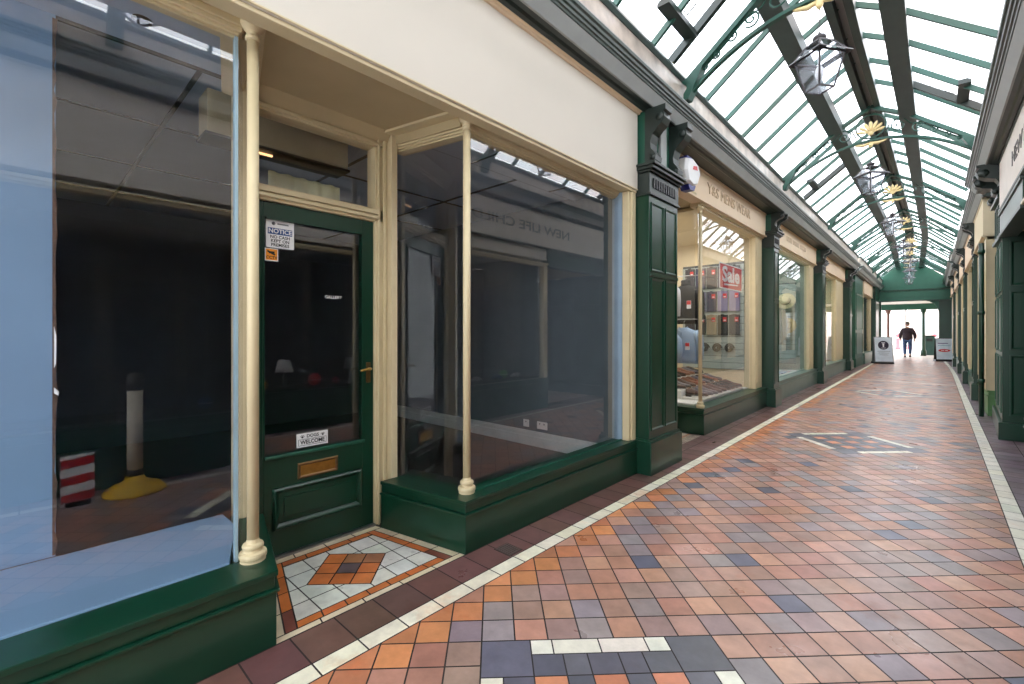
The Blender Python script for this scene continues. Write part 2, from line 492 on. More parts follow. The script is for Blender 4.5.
for s, f in ((1, yl), (-1, yr)):
    n = 4
    for k in range(n):
        xa = -2.60 + (2.60 - 1.972) * k / n; xb = -2.60 + (2.60 - 1.972) * (k + 1) / n
        T_.add([(xa, f(xa)), (xb, f(xb)), (xb, f(xb) + s * .055), (xa, f(xa) + s * .055)], jit(BEI, .04), warp=False)
        T_.add([(xa, f(xa) + s * .055), (xb, f(xb) + s * .055), (xb, f(xb) + s * .105), (xa, f(xa) + s * .105)], jit(ORB if k < 3 else (120, 70, 56), .06), warp=False)
gl = lambda x: yl(x) + .105; gr = lambda x: yr(x) - .105
quadbelt(-2.60, -2.55, gl, gr, 4, ORB)
quadbelt(-2.022, -1.972, gl, gr, 7, ORB)
# white field of the mosaic, cut round the set diamond
cxm, cym, hm = -2.28, 1.19, 0.2215
m = 0.132
for i in range(-4, 5):
    for j in range(-4, 5):
        p = [(cxm + i * m, cym + j * m), (cxm + (i + 1) * m, cym + j * m), (cxm + (i + 1) * m, cym + (j + 1) * m), (cxm + i * m, cym + (j + 1) * m)]
        p = clip(p, -1, 0, 2.55)
        p = clip(p, 1, 0, -2.022) if p else p
        p = clip(p, -.27, -1, -(0.885 - 2.68 * .27 + .105)) if p else p
        p = clip(p, -.19, 1, 1.565 + 2.68 * .19 - .105) if p else p
        if not p: continue
        # subtract the diamond: split tile by the quadrant it is in
        sx = 1 if i >= 0 else -1; sy = 1 if j >= 0 else -1
        p = clip(p, -sx, -sy, -(sx * cxm + sy * cym) - hm)
        if p: T_.add(p, jit(MW, .025), warp=False)
for i in range(3):
    for j in range(3):
        d = hm * math.sqrt(2) / 3
        def q(u, v): return (cxm + (u - v) * s2, cym - hm + (u + v) * s2)
        c = (92, 80, 80) if (i, j) == (1, 1) else R.choice([(196, 114, 64), (204, 120, 66), (160, 108, 76)])
        T_.add([q(i * d, j * d), q((i + 1) * d, j * d), q((i + 1) * d, (j + 1) * d), q(i * d, (j + 1) * d)], jit(c, .04), warp=False)
# entrance lobby of the menswear shop and pale tile in the right-hand recess
yy = 4.40
while yy < 5.6:
    xx = -3.4
    while xx < -2.2:
        T_.add([(xx, yy), (xx + .15, yy), (xx + .15, yy + .15), (xx, yy + .15)], jit((214, 206, 190), .03), warp=False)
        xx += .15
    T_.add([(-2.17 - .04, yy), (-2.17, yy), (-2.17, yy + .15), (-2.21, yy + .15)], jit(ORB, .05), warp=False)
    yy += .15
yy = 5.9
while yy < 7.7:
    xx = 0.87
    while xx < 2.2:
        T_.add([(xx, yy), (xx + .15, yy), (xx + .15, yy + .15), (xx, yy + .15)], jit((204, 186, 182), .03), warp=False)
        xx += .15
    yy += .15
fl = struct('floor', 'arcade walkway of diagonal terracotta tiles with white edge stripes and blue diamond patterns', 'floor')
me = bpy.data.meshes.new('tile_paving'); me.from_pydata(T_.v, [], T_.f)
ca = me.color_attributes.new('tile', 'FLOAT_COLOR', 'CORNER')
buf = []
for f, c in zip(T_.f, T_.c): buf += list(c) * len(f)
ca.data.foreach_set('color', buf)
me.materials.append(TILE)
ob = bpy.data.objects.new('tile_paving', me); COL.objects.link(ob); ob.parent = fl
MB().extr([(-8, -.06), (6, -.06), (6, -.0015), (-8, -.0015)], [-3.5, 4.0, 18.0, 29.2]).build('grout_bed', GROUT, fl)
# drain grate set in the brown course
g = thing('drain_grate', 'small square metal drain grate in brown edging tiles by the green stall riser', 'drain grate', (-1.80, 1.915, 0))
b = MB(); b.box(-1.86, -1.735, 1.86, 1.97, 0, .0025); b.build('grate_frame', paint('drain_metal', (92, 78, 76), .5, metal=.5), g)
b = MB()
for k in range(7):
    xx = -1.85 + k * .0165
    b.box(xx, xx + .007, 1.868, 1.962, .0025, .0045)
    b.box(-1.852, -1.742, 1.866 + k * .0145, 1.870 + k * .0145, .0025, .004)
b.build('grate_bars', paint('drain_bar_metal', (120, 106, 102), .4, metal=.6), g)

# ================================================================== LEFT SIDE : corner shop
def riser(name, label, polyfn, T=None, mat=None, group=None, cap=None):
    """polyfn(offset)->plan polygon; lower body then stepped top mouldings"""
    mat = mat or GREEN
    t = thing(name, label, 'stall riser', (0, 0, 0), group)
    return t
def colonette(label, x, y, z0, z1, T=None, r=0.022, mat=None):
    mat = mat or CREAM
    if T: x, y, _ = T((x, y, 0))
    t = thing('turned_colonette', label, 'window column', (x, y, z0), 'slim cream colonettes at the shop window corners')
    MB().lathe((x, y, z0), [(r * 2.1, 0), (r * 2.1, .010), (r * 2.25, .016), (r * 2.3, .026), (r * 2.2, .036), (r * 1.65, .040), (r * 1.55, .050), (r * 1.7, .054), (r * 1.78, .062), (r * 1.65, .070), (r * 1.15, .074), (r, .09)], 32, smooth=False).build('column_base', mat, t)
    MB().lathe((x, y, z0 + .085), [(r * 1.0, 0), (r * .97, z1 - z0 - .16)], 24).build('shaft', mat, t)
    h = z1 - .085
    MB().lathe((x, y, h), [(r, 0), (r * 1.2, .004), (r * 1.25, .010), (r * 1.2, .016), (r * 1.02, .020), (r * 1.05, .034), (r * 1.5, .046), (r * 1.9, .056), (r * 2.05, .066), (r * 2.0, .078), (r * 1.6, .085)], 32, smooth=False).build('capital', mat, t)
    return t

# -- stall risers (right of door, left of door)
def offpoly(P, d):
    """P open polyline (outer face); returns polygon outset by d towards its right, closed inwards"""
    out = []
    n = len(P)
    for i in range(n):
        p = Vector(P[i])
        e1 = (p - Vector(P[i - 1])).normalized() if i > 0 else None
        e2 = (Vector(P[i + 1]) - p).normalized() if i < n - 1 else None
        if e1 is None: nn = Vector((e2.y, -e2.x))
        elif e2 is None: nn = Vector((e1.y, -e1.x))
        else:
            n1 = Vector((e1.y, -e1.x)); n2 = Vector((e2.y, -e2.x)); nn = (n1 + n2); nn = nn / (nn.length_squared / 2)
        out.append((p.x + nn.x * d, p.y + nn.y * d))
    return out
def bayriser(label, P, close, mat=None, T=None, h=0.30, grp=None):
    mat = mat or GREEN
    t = thing('stall_riser', label, 'stall riser', (0, 0, 0), grp)
    t.location = (P[0][0], P[0][1], 0)
    MB(T).prism(offpoly(P, 0) + close, 0, h - .085).build('riser_body', mat, t, bevel=.003)
    b = MB(T)
    b.prism(offpoly(P, .012) + close, h - .085, h - .072)
    b.prism(offpoly(P, -.006) + close, h - .072, h - .022)
    b.prism(offpoly(P, .006) + close, h - .022, h)
    b.build('riser_moulding', mat, t, bevel=.004)
    return t
# outer polylines run so that "right-hand side" is outside (towards the arcade)
PR = [(-2.60, 1.575), (-1.93, 1.705), (-1.93, 3.74)]
bayriser('green stall riser under the large empty window right of the green door', PR, [(-2.12, 3.74), (-2.12, 1.87), (-2.60, 1.78)])
PLf = [(-1.93, -1.9), (-1.93, .70), (-2.60, .87)]
bayriser('green stall riser under the blue-boarded window left of the green door', PLf, [(-2.60, .76), (-2.12, .62), (-2.12, -1.9)])

# -- window right of the door
def glasspane(pa, pb, z0, z1, parent, T=None, mat=None, th=.006, name='glass_pane'):
    b = MB(T)
    b.slab(pa, pb, th, z0, z1)
    return b.build(name, mat or GLASS, parent)
w = struct('window_1', 'large empty shop window with dark interior between the slim cream column and green pilaster', 'shop window', (-2.03, 2.7, .3))
GX = -2.06
glasspane((GX, 1.84), (GX, 3.63), .302, 2.465, w)
glasspane((-2.62, 1.715), (GX - .04, 1.835), .302, 2.43, w)
b = MB()
b.box(-2.02, -1.955, 3.63, 3.74, .30, 2.499)             # right jamb
b.box(-1.955, -1.945, 3.67, 3.74, .30, 2.5)
b.build('window_frame', CREAM, w, bevel=.004)
b = MB(); b.box(-2.12, -2.022, 3.63, 3.74, .30, 2.5)
b.build('reveal_board', paint('pale_reveal_paint', (140, 162, 180), .6), w)
b = MB()                                               # head moulding along front and return
for (d, z0, z1) in ((-.012, 2.46, 2.472), (.0, 2.472, 2.485), (.012, 2.485, 2.51), (.02, 2.51, 2.55), (.10, 2.55, 2.57)):
    b.prism(offpoly([(-2.66, 1.70), (-2.065, 1.835), (-2.065, 3.74)], d) + [(-2.13, 3.74), (-2.13, 1.90), (-2.66, 1.79)], z0, z1)
b.build('head_moulding', CREAM, w, bevel=.003)
MB().box(-2.035, -2.018, 1.86, 3.63, .30, .308).build('glazing_bead', GREENF, w)
tb = MB(); tb.slab((-2.66, 1.675), (-2.085, 1.80), .05, 2.495, 2.58); tb.build('return_head', SOFF, w)
colonette('slim cream turned column at the near corner of the window right of the green door', -2.04, 1.812, .30, 2.545, r=.023)

# -- window left of the door (blue boarded)
w = struct('window_2', 'shop window at the left edge with blue board and blue ledge inside', 'shop window', (-2.1, 0, .3))
GX = -2.125
glasspane((GX, -1.9), (GX, .60), .302, 2.48, w)
glasspane((GX - .01, .625), (-2.60, .78), .302, 2.48, w)
b = MB()
for (d, z0, z1) in ((-.012, 2.475, 2.487), (.0, 2.487, 2.50), (.012, 2.50, 2.52), (.02, 2.52, 2.55), (.10, 2.55, 2.57)):
    b.prism(offpoly([(-2.12, -1.9), (-2.12, .62), (-2.66, .77)], d) + [(-2.66, .70), (-2.17, .565), (-2.17, -1.9)], z0, z1)
b.build('head_moulding', CREAM, w, bevel=.003)
b = MB(); b.slab((-2.12, .606), (-2.12, .618), .025, .30, 2.48); b.build('glazing_bar', paint('pale_blue_trim', (150, 176, 190), .35), w)
b = MB()
b.prism([(-2.12, -1.9), (-2.12, .585), (-2.52, .72), (-2.72, .72), (-2.72, -1.9)], .285, .305)
b.build('window_ledge', BLUEB, w)
bd = MB().box(-2.75, -2.73, -1.9, .105, .305, 2.598).build('backing_board', BLUEB, w)
b = MB()
yy = 0.105; zz = .31
pts = []
for k in range(46):
    pts.append((R.uniform(.100, .112), zz)); zz += .0505
b.add([(-2.729, p[0], p[1]) for p in pts] + [(-2.729, .095, p[1]) for p in pts],
      [(k, k + 1, 46 + k + 1, 46 + k) for k in range(45)])
b.build('torn_edge', BROWNP, bd)
b = MB(); b.add([(-2.727, .10, 1.02), (-2.722, .116, 1.0), (-2.72, .113, .985), (-2.727, .10, .995)], [(0, 1, 2, 3)])
b.add([(-2.727, .10, 1.28), (-2.724, .107, 1.24), (-2.722, .106, 1.12), (-2.727, .10, 1.1)], [(0, 1, 2, 3)])
b.build('loose_tape', WHITE, bd)
tb = MB(); tb.slab((-2.145, .665), (-2.66, .80), .05, 2.495, 2.58); tb.build('return_head', SOFF, w)
colonette('slim cream turned column left of the green door, beside the blue-boarded window', -2.092, .665, .30, 2.555, r=.023)

# -- entry soffit, front fascia and bed mould
c = struct('ceiling', 'cream soffit over the recessed green door', 'soffit', (-2.3, 1.2, 2.5))
MB().prism([(-2.70, .84), (-2.10, .68), (-1.955, .68), (-1.955, 1.78), (-2.06, 1.79), (-2.70, 1.66)], 2.565, 2.60).build('soffit_board', SOFF, c)
b = MB(); b.extr([(-2.66, 2.50), (-2.60, 2.565), (-2.66, 2.565)], [.80, 1.68]); b.build('cove_moulding', SOFF, c)
f = thing('fascia_board', 'wide blank off-white fascia above the door and both corner-shop windows', 'fascia', (-1.9, 1, 2.5))
MB().box(-2.02, -1.93, -1.9, 3.745, 2.52, 3.20).build('board', WHITEF, f, bevel=.004)
b = MB()
b.box(-2.02, -1.94, -1.9, 3.745, 2.50, 2.52); b.box(-2.02, -1.925, -1.9, 3.745, 2.522, 2.532)
b.build('lower_moulding', CREAM, f, bevel=.003)
b = MB(); b.extr([(-1.95, 3.20), (-1.915, 3.20), (-1.91, 3.215), (-1.895, 3.22), (-1.895, 3.24), (-1.95, 3.24)], [-1.9, 3.76]); b.build('top_moulding', PEACHF, f)

# -- door
d = struct('door_1', 'glazed green panelled door of the corner shop in its recess', 'door', (-2.68, 1.2, 0))
b = MB()
b.box(-2.76, -2.66, 1.57, 1.66, 0, 2.57); b.box(-2.66, -2.645, 1.585, 1.60, 0, 2.565); b.box(-2.66, -2.648, 1.625, 1.65, 0, 2.565)
b.box(-2.76, -2.60, 1.655, 1.70, 0, 2.57)
b.box(-2.76, -2.66, .82, .87, 0, 2.57); b.box(-2.76, -2.6, .77, .82, 0, 2.57)
b.box(-2.76, -2.66, .82, 1.66, 1.975, 2.06); b.box(-2.66, -2.64, .86, 1.59, 1.99, 2.01); b.box(-2.66, -2.645, .86, 1.59, 2.02, 2.05)
b.box(-2.76, -2.66, .82, 1.66, 2.46, 2.57); b.box(-2.66, -2.645, .86, 1.62, 2.47, 2.49)
b.build('door_frame', CREAM, d, bevel=.004)
glasspane((-2.71, .87), (-2.71, 1.57), 2.06, 2.46, d, name='transom_glass')
lf = MB()
lf.box(-2.725, -2.68, .872, .903, .01, 1.973)
lf.box(-2.725, -2.68, 1.492, 1.568, .01, 1.973)
lf.box(-2.725, -2.68, .903, 1.492, 1.885, 1.973)
lf.box(-2.725, -2.68, .903, 1.492, .01, .565)
leaf = lf.build('door_leaf', GREEN, d, bevel=.003)
b = MB(); b.box(-2.69, -2.676, .900, .908, .56, 1.89); b.box(-2.69, -2.672, 1.484, 1.497, .56, 1.89); b.box(-2.69, -2.672, .918, 1.497, 1.878, 1.89)
b.build('glazing_bead', GREEN, leaf)
MB().box(-2.69, -2.66, .91, 1.50, .553, .572).build('weather_bar', GREENF, leaf, bevel=.004)
glasspane((-2.70, .90), (-2.70, 1.495), .565, 1.89, leaf)
b = MB()
def pframe(b, X, ya, yb, za, zb, w, h):
    prof = [(0, 0), (0, h * .7), (w * .3, h), (w * .6, h * .8), (w, h * .3), (w, 0)]
    rings = []
    for (dd, hh) in prof:
        rings.append([(X + hh, ya + dd, za + dd), (X + hh, yb - dd, za + dd), (X + hh, yb - dd, zb - dd), (X + hh, ya + dd, zb - dd)])
    n = 4
    for a, c2 in zip(rings, rings[1:]):
        for i in range(4):
            j = (i + 1) % 4
            b.add([a[i], a[j], c2[j], c2[i]], [(0, 1, 2, 3)])
pframe(b, -2.68, .95, 1.478, .155, .385, .03, .022)
b.box(-2.682, -2.672, 1.01, 1.42, .215, .325)
b.build('raised_panel', GREEN, leaf, bevel=.002)
b = MB(); pframe(b, -2.68, 1.085, 1.325, .41, .50, .018, .01); b.build('letterbox_frame', BRASSD, leaf)
MB().box(-2.682, -2.676, 1.10, 1.31, .425, .485).build('letterbox_flap', BRASS, leaf, bevel=.002)
b = MB(); b.box(-2.68, -2.672, 1.515, 1.545, .93, 1.06); b.build('handle_plate', BRASSD, leaf, bevel=.002)
b = MB(); b.tube([(-2.67, 1.53, 1.02), (-2.645, 1.53, 1.02), (-2.635, 1.52, 1.02), (-2.633, 1.49, 1.018), (-2.635, 1.455, 1.012)], [.009, .009, .009, .008, .007], 10)
b.build('lever_handle', BRASS, leaf)
MB().box(-2.76, -2.65, .87, 1.57, 0, .012).build('threshold', STEEL, d)
# stickers on the door glass
def sign_l(name, label, cat, X, y0, y1, z0, z1, mat, th=.002):
    t = thing(name, label, cat, (X, (y0 + y1) / 2, z0))
    MB().box(X, X + th, y0, y1, z0, z1).build('sheet', mat, t)
    return t
GX2 = -2.693
t = sign_l('notice_sticker', 'white notice sticker with blue band high on the green door glass', 'sticker', GX2, .92, 1.07, 1.725, 1.885, WHITE)
MB().box(GX2 + .002, GX2 + .003, .93, 1.06, 1.80, 1.835).build('blue_band', BLUE, t)
def tl_text(s, size, X, y, z, mat, parent, name='lettering', bold=0.0, depth=.0006, sx=1.0):
    return textobj(name, s, size, frameM((X, y, z), (0, 1, 0), (0, 0, 1)), mat, parent, depth, bold=bold, sx=sx)
tl_text('NOTICE', .034, GX2 + .0035, 0.995, 1.8175, WHITE, t, bold=.0008)
tl_text('NO CASH', .024, GX2 + .0025, .995, 1.785, BLACK, t, bold=.0004)
tl_text('KEPT ON', .024, GX2 + .0025, .995, 1.763, BLACK, t, bold=.0004)
tl_text('PREMISES', .024, GX2 + .0025, .995, 1.741, BLACK, t, bold=.0004)
b = MB(); b.lathe((GX2 + .002, .96, 1.86), [(.010, 0), (.010, .0006)], 12, 'x'); b.box(GX2 + .002, GX2 + .0026, 0.98, 1.04, 1.856, 1.864); b.build('faint_emblem', paint('grey_print', (120, 124, 128), .5), t)
t = sign_l('camera_sticker', 'small orange security camera sticker under the notice on the door glass', 'sticker', GX2, .915, .985, 1.65, 1.72, WHITE)
MB().box(GX2 + .002, GX2 + .0026, .92, .98, 1.655, 1.715).build('orange_field', ORANGE, t)
tl_text('CCTV', .022, GX2 + .003, .95, 1.668, BLACK, t, bold=.0004)
b = MB(); b.slab((GX2 + .0032, .935), (GX2 + .0032, .965), -.0005, 1.691, 1.703)
b.add([(GX2 + .0032, .928, 1.709), (GX2 + .0032, .969, 1.689), (GX2 + .0032, .965, 1.681), (GX2 + .0032, .926, 1.699)], [(0, 1, 2, 3)]); b.build('camera_symbol', BLACK, t)
t = sign_l('dogs_welcome_sticker', 'white dogs welcome sticker low on the green door glass', 'sticker', GX2, 1.085, 1.27, .585, .665, WHITE)
tl_text('DOGS', .026, GX2 + .0025, 1.178, .646, BLACK, t, bold=.0006)
tl_text('WELCOME', .032, GX2 + .0025, 1.178, .612, BLACK, t, bold=.0008, sx=.92)
b = MB()
for yy in (1.118, 1.238):
    b.lathe((GX2 + .002, yy, .643), [(.006, 0), (.006, .0006)], 10, 'x')
    for k in range(4):
        a = PI * (.15 + .7 * k / 3); b.lathe((GX2 + .002, yy + .0105 * math.cos(a), .643 + .0105 * math.sin(a)), [(.0026, 0), (.0026, .0006)], 8, 'x')
b.build('paw_print', BLACK, t)
b = MB()
for (a0, a1, z0, z1) in ((1.095, 1.26, .594, .596), (1.095, 1.26, .629, .631), (1.095, 1.097, .594, .631), (1.258, 1.26, .594, .631)): b.box(GX2 + .002, GX2 + .0027, a0, a1, z0, z1)
b.build('outline_box', BLACK, t)
t = thing('gallery_lettering', 'tiny white word on the green door glass above its middle', 'sticker', (GX2, 1.28, 1.42))
tl_text('GALLERY', .026, GX2 + .001, 1.305, 1.468, WHITE, t, bold=.0004)

# -- room behind the corner shop
RX0 = -6.6
wl = struct('wall_left', 'dark empty room walls behind the corner shop windows', 'wall', (-4.5, 1, 0))
b = MB()
b.box(RX0 - .1, RX0, -2.0, 3.95, 0, 2.75)
b.box(RX0, -2.1, 3.87, 3.97, 0, 2.75)
b.box(RX0, -2.1, -2.0, -1.9, 0, 2.75)
b.build('plaster', WALLG, wl)
b = MB(); b.box(RX0, -2.75, -1.9, 3.87, -.01, .006); b.box(-2.75, -2.12, 1.8, 3.87, -.01, .006); b.build('room_floor', INFLR, wl)
b = MB(); b.box(RX0, -2.16, 3.845, 3.87, .006, .15); b.box(RX0, -2.16, 3.835, 3.87, .006, .11); b.box(RX0, -2.16, 3.85, 3.87, .15, .165)
b.build('skirting', SKIRT, wl, bevel=.003)
c2 = struct('ceiling', 'suspended tile ceiling inside the dark corner shop', 'ceiling', (-4.5, 1, 2.6))
b = MB(); b.box(RX0, -2.70, -1.9, 3.87, 2.64, 2.70); b.box(-2.70, -2.03, 1.8, 3.87, 2.605, 2.64); b.box(-2.74, -2.03, -1.9, .72, 2.60, 2.625)
b.build('ceiling_tiles', CEILG, c2)
b = MB()
for k in range(4):
    xx = -2.75 - k * 1.05; b.box(xx - .012, xx + .012, -1.9, 3.87, 2.634, 2.64)
for k in range(5):
    yy = -1.75 + k * 1.2; b.box(RX0, -2.05 if yy > 1.85 else -2.72, yy - .012, yy + .012, 2.633, 2.64)
for k in range(2):
    b.box(-2.7, -2.06, 2.44 + k * 1.0, 2.455 + k * 1.0, 2.60, 2.606)
b.build('ceiling_grid', CEILJ, c2)
MB().box(-2.75, -2.735, -1.9, .78, 2.585, 2.62).build('bulkhead_edge', CEILJ, c2)
t = thing('recessed_spotlight', 'small dark round spotlight in the ceiling of the left window bay', 'spotlight', (-2.5, .36, 2.59))
b = MB(); b.lathe((-2.5, .36, 2.588), [(.028, 0), (.034, .004), (.036, .012)], 20); b.build('bezel', BLACK, t)
t = thing('roller_shutter_box', 'beige box casing behind the transom glass above the green door', 'shutter box', (-2.9, 1.2, 2.4))
b = MB(); b.box(-3.10, -2.92, .70, 1.52, 2.36, 2.60); b.build('casing', paint('beige_casing', (168, 158, 132), .6), t, bevel=.004)
MB().box(-3.105, -2.915, .69, 1.53, 2.345, 2.36).build('lower_lip', BLACK, t)
MB().box(-3.0, -2.985, .87, 1.06, 2.335, 2.345).build('light_strip', emis('warm_tube', (255, 200, 140), 1.6), t)
t = thing('paper_bunting', 'pale pleated paper hung inside behind the transom glass', 'bunting', (-2.9, 1.2, 2.1))
b = MB()
n = 24
top = [(-2.86 + .012 * math.sin(i * 1.3), .99 + .44 * i / n, 2.205) for i in range(n + 1)]
bot = [(-2.86 + .012 * math.sin(i * 1.3 + .3), .99 + .44 * i / n, 2.02) for i in range(n + 1)]
b.add(top + bot, [(i, i + 1, n + 2 + i, n + 1 + i) for i in range(n)], True)
b.build('sheet', PAPER, t)
for i, yy in enumerate((-3.05, -2.86)):
    t = thing('wall_socket', ['single', 'double'][i] + ' white socket above the skirting inside the empty window', 'socket', (yy, 3.865, .22))
    wdt = .04 if i == 0 else .07
    xx = -3.35 if i == 0 else -3.12
    t.location = (xx, 3.865, .2)
    MB().box(xx - wdt, xx + wdt, 3.86, 3.869, .2, .28).build('plate', WHITE, t, bevel=.002)
    b = MB()
    for q in ((0,) if i == 0 else (-.03, .03)):
        b.box(xx + q - .006, xx + q + .006, 3.857, 3.86, .25, .262)
    b.build('pin_holes', BLACK, t)

# ================================================================== PILASTERS
def spiral(c, r0, turns, a0, n, sgn=1):
    out = []
    for i in range(n + 1):
        t = i / n; a = a0 + sgn * turns * 2 * PI * t; r = r0 * (1 - .82 * t)
        out.append((c[0] + r * math.cos(a), c[1] + r * math.sin(a)))
    return out
def pilaster(label, y0, y1, zs, T, mat=GREEN, face=-1.83, ptop=3.225, cat='pilaster', two=True, lowz=.34, backx=-2.12, midz=1.77):
    """zs: height at the bottom of fluted block"""
    p0 = T((face, (y0 + y1) / 2, 0)) if T else (face, (y0 + y1) / 2, 0)
    t = thing('pilaster', label, cat, p0, 'green pilasters between the shopfronts')
    W = y1 - y0
    b = MB(T)
    b.box(backx, face + .035, y0 - .03, y1 + .03, 0, lowz - .05)
    b.box(backx, face + .02, y0 - .018, y1 + .018, lowz - .05, lowz - .03)
    b.build('plinth', mat, t, bevel=.006)
    MB(T).box(backx, face, y0, y1, lowz - .03, zs).build('shaft', mat, t, bevel=.003)
    b = MB(T)
    xs = [y0 + W * .06, y0 + W * .47, y0 + W * .53, y0 + W * .94] if two else [y0 + W * .12, y0 + W * .88]
    for k in range(0, len(xs), 2):
        for (za, zb) in ((lowz + .04, midz - .03), (midz + .03, zs - .06)):
            pfr(b, face, xs[k], xs[k + 1], za, zb, min(.022, W * .05))
    b.box(face, face + .012, y0 + .01, y1 - .01, midz - .015, midz + .012)
    b.build('panel_moulding', mat, t)
    b = MB(T)
    b.box(backx, face + .02, y0 - .01, y1 + .01, zs, zs + .02)
    b.box(backx, face + .008, y0 - .004, y1 + .004, zs + .02, zs + .20)
    b.build('frieze_block', IROND, t, bevel=.003)
    b = MB(T)
    nf = 10 if W > .4 else 5
    for k in range(nf):
        ya = y0 + W * (.1 + .8 * k / nf); b.box(face + .008, face + .018, ya, ya + W * .045, zs + .07, zs + .155)
    b.build('fluting', BLACK, t)
    b = MB(T)
    z = zs + .20
    b.box(backx, face + .03, y0 - .02, y1 + .02, z, z + .02)
    b.box(backx, face + .055, y0 - .035, y1 + .035, z + .02, z + .05)
    b.box(backx, face + .075, y0 - .045, y1 + .045, z + .05, z + .075)
    b.build('capital', IROND, t, bevel=.005)
    z += .075
    b = MB(T); b.box(backx, face - .03, y0 + .02, y1 - .02, z, ptop); b.build('back_block', GREENF, t)
    b = MB(T); b.box(face - .03, face + .0, y0 + W * .40, y0 + W * .60, z + .02, ptop - .02); b.build('centre_block', GREYB, t, bevel=.004)
    cw = min(.13, W * .26)
    for yy in (y0, y1 - cw):
        H = ptop - z
        # scrolled console: side outline in (x outward, z)
        out = [(-.04, 0), (.03, 0), (.055, H * .05), (.06, H * .13), (.04, H * .2), (.015, H * .27), (.01, H * .38), (.03, H * .52), (.075, H * .62), (.115, H * .68), (.14, H * .78), (.13, H * .88), (.15, H * .9), (.15, H), (-.04, H)]
        n = len(out)
        vs = [(face + x, yy, z + q) for x, q in out] + [(face + x, yy + cw, z + q) for x, q in out]
        b = MB(T); b.add(vs, [tuple(range(n)), tuple(range(n, 2 * n))[::-1]] + [(i, (i + 1) % n, n + (i + 1) % n, n + i) for i in range(n)])
        for sy in (yy - .004, yy + cw - .004):
            b.lathe((face + .095, sy, z + H * .80), [(.035, 0), (.035, .008)], 14, 'y')
            b.lathe((face + .03, sy, z + H * .1), [(.024, 0), (.024, .008)], 12, 'y')
        b.build('console_bracket', IROND, t)
    return t
def pfr(b, X, ya, yb, za, zb, w, h=.010):
    prof = [(0, 0), (0, h), (w * .4, h), (w, 0)]
    rings = [[(X + hh, ya + dd, za + dd), (X + hh, yb - dd, za + dd), (X + hh, yb - dd, zb - dd), (X + hh, ya + dd, zb - dd)] for dd, hh in prof]
    for a, c in zip(rings, rings[1:]):
        for i in range(4):
            j = (i + 1) % 4; b.add([a[i], a[j], c[j], c[i]], [(0, 1, 2, 3)])

pilaster('broad green panelled pilaster between the empty window and the menswear shop', 3.76, 4.37, 2.47, None, backx=-2.10)
pilaster('green pilaster between the menswear window and the hat shop window', 8.5, 8.85, 2.66, TL, two=False)
pilaster('green pilaster at the far end of the hat shop window on the left', 13.05, 13.5, 2.66, TL, two=False)
pilaster('furthest green pilaster below the end of the long left cornice', 18.0, 18.6, 2.66, TL, two=False)

# ================================================================== CORNICES (trim)
def cornice(name, label, T, ys, end=True):
    t = struct(name, label, 'cornice', (0, ys[0], 3.2)); 
    b = MB(T); b.extr([(-2.31, 3.235), (-1.91, 3.235), (-1.885, 3.215), (-1.86, 3.22), (-1.845, 3.235), (-1.80, 3.24), (-1.80, 3.33), (-2.31, 3.40)], ys)
    b.build('soffit_bed', IROND, t)
    b = MB(T); b.extr([(-1.81, 3.236), (-1.795, 3.236), (-1.742, 3.315), (-1.81, 3.315)], ys); b.build('grey_band', GREYB, t)
    b = MB(T); b.extr([(-1.81, 3.315), (-1.735, 3.318), (-1.73, 3.33), (-1.718, 3.333), (-1.714, 3.348), (-1.70, 3.352), (-1.695, 3.368), (-1.68, 3.375), (-1.675, 3.392), (-1.70, 3.392), (-1.81, 3.385)], ys); b.build('gutter_moulding', IRON, t)
    b = MB(T); b.extr([(-1.70, 3.392), (-1.676, 3.392), (-1.676, 3.400), (-1.70, 3.400)], ys); b.build('gutter_lip', GREYB, t)
    b = MB(T); b.extr([(-1.84, 3.38), (-1.765, 3.38), (-1.765, 3.66), (-1.84, 3.66)], ys); b.build('upstand', paint('mottled_upstand', (176, 164, 152), .3, var=.3, scale=7), t)  # upstand in an uneven, mottled pinkish-grey tone
    b = MB(T); b.extr([(-1.86, 3.655), (-1.755, 3.655), (-1.735, 3.68), (-1.745, 3.715), (-1.86, 3.72)], ys); b.build('roof_sill', BEAMG, t)
    return t
def st(a, b, s=1.0):
    n = max(1, int((b - a) / s)); return [a + (b - a) * i / n for i in range(n + 1)]
cornice('trim_1', 'long grey-green gutter cornice above the left-hand shops', TLC, st(-4, 18.4))
def TL2(v): return (v[0] + .04, v[1], v[2])
cornice('trim_2', 'further stretch of green cornice above the last shop on the left', TL2, st(18.7, 27.5))
cornice('trim_3', 'near stretch of grey gutter cornice over the right-hand shop', TRC, st(-4, 9.4))
def TR2(v): q = TRC(v); return (q[0] + .07, q[1], q[2])
cornice('trim_4', 'middle stretch of grey cornice along the right-hand shops', TR2, st(9.6, 19))
cornice('trim_5', 'far stretch of cornice along the right-hand shops', TRC, st(19.2, 27.5))

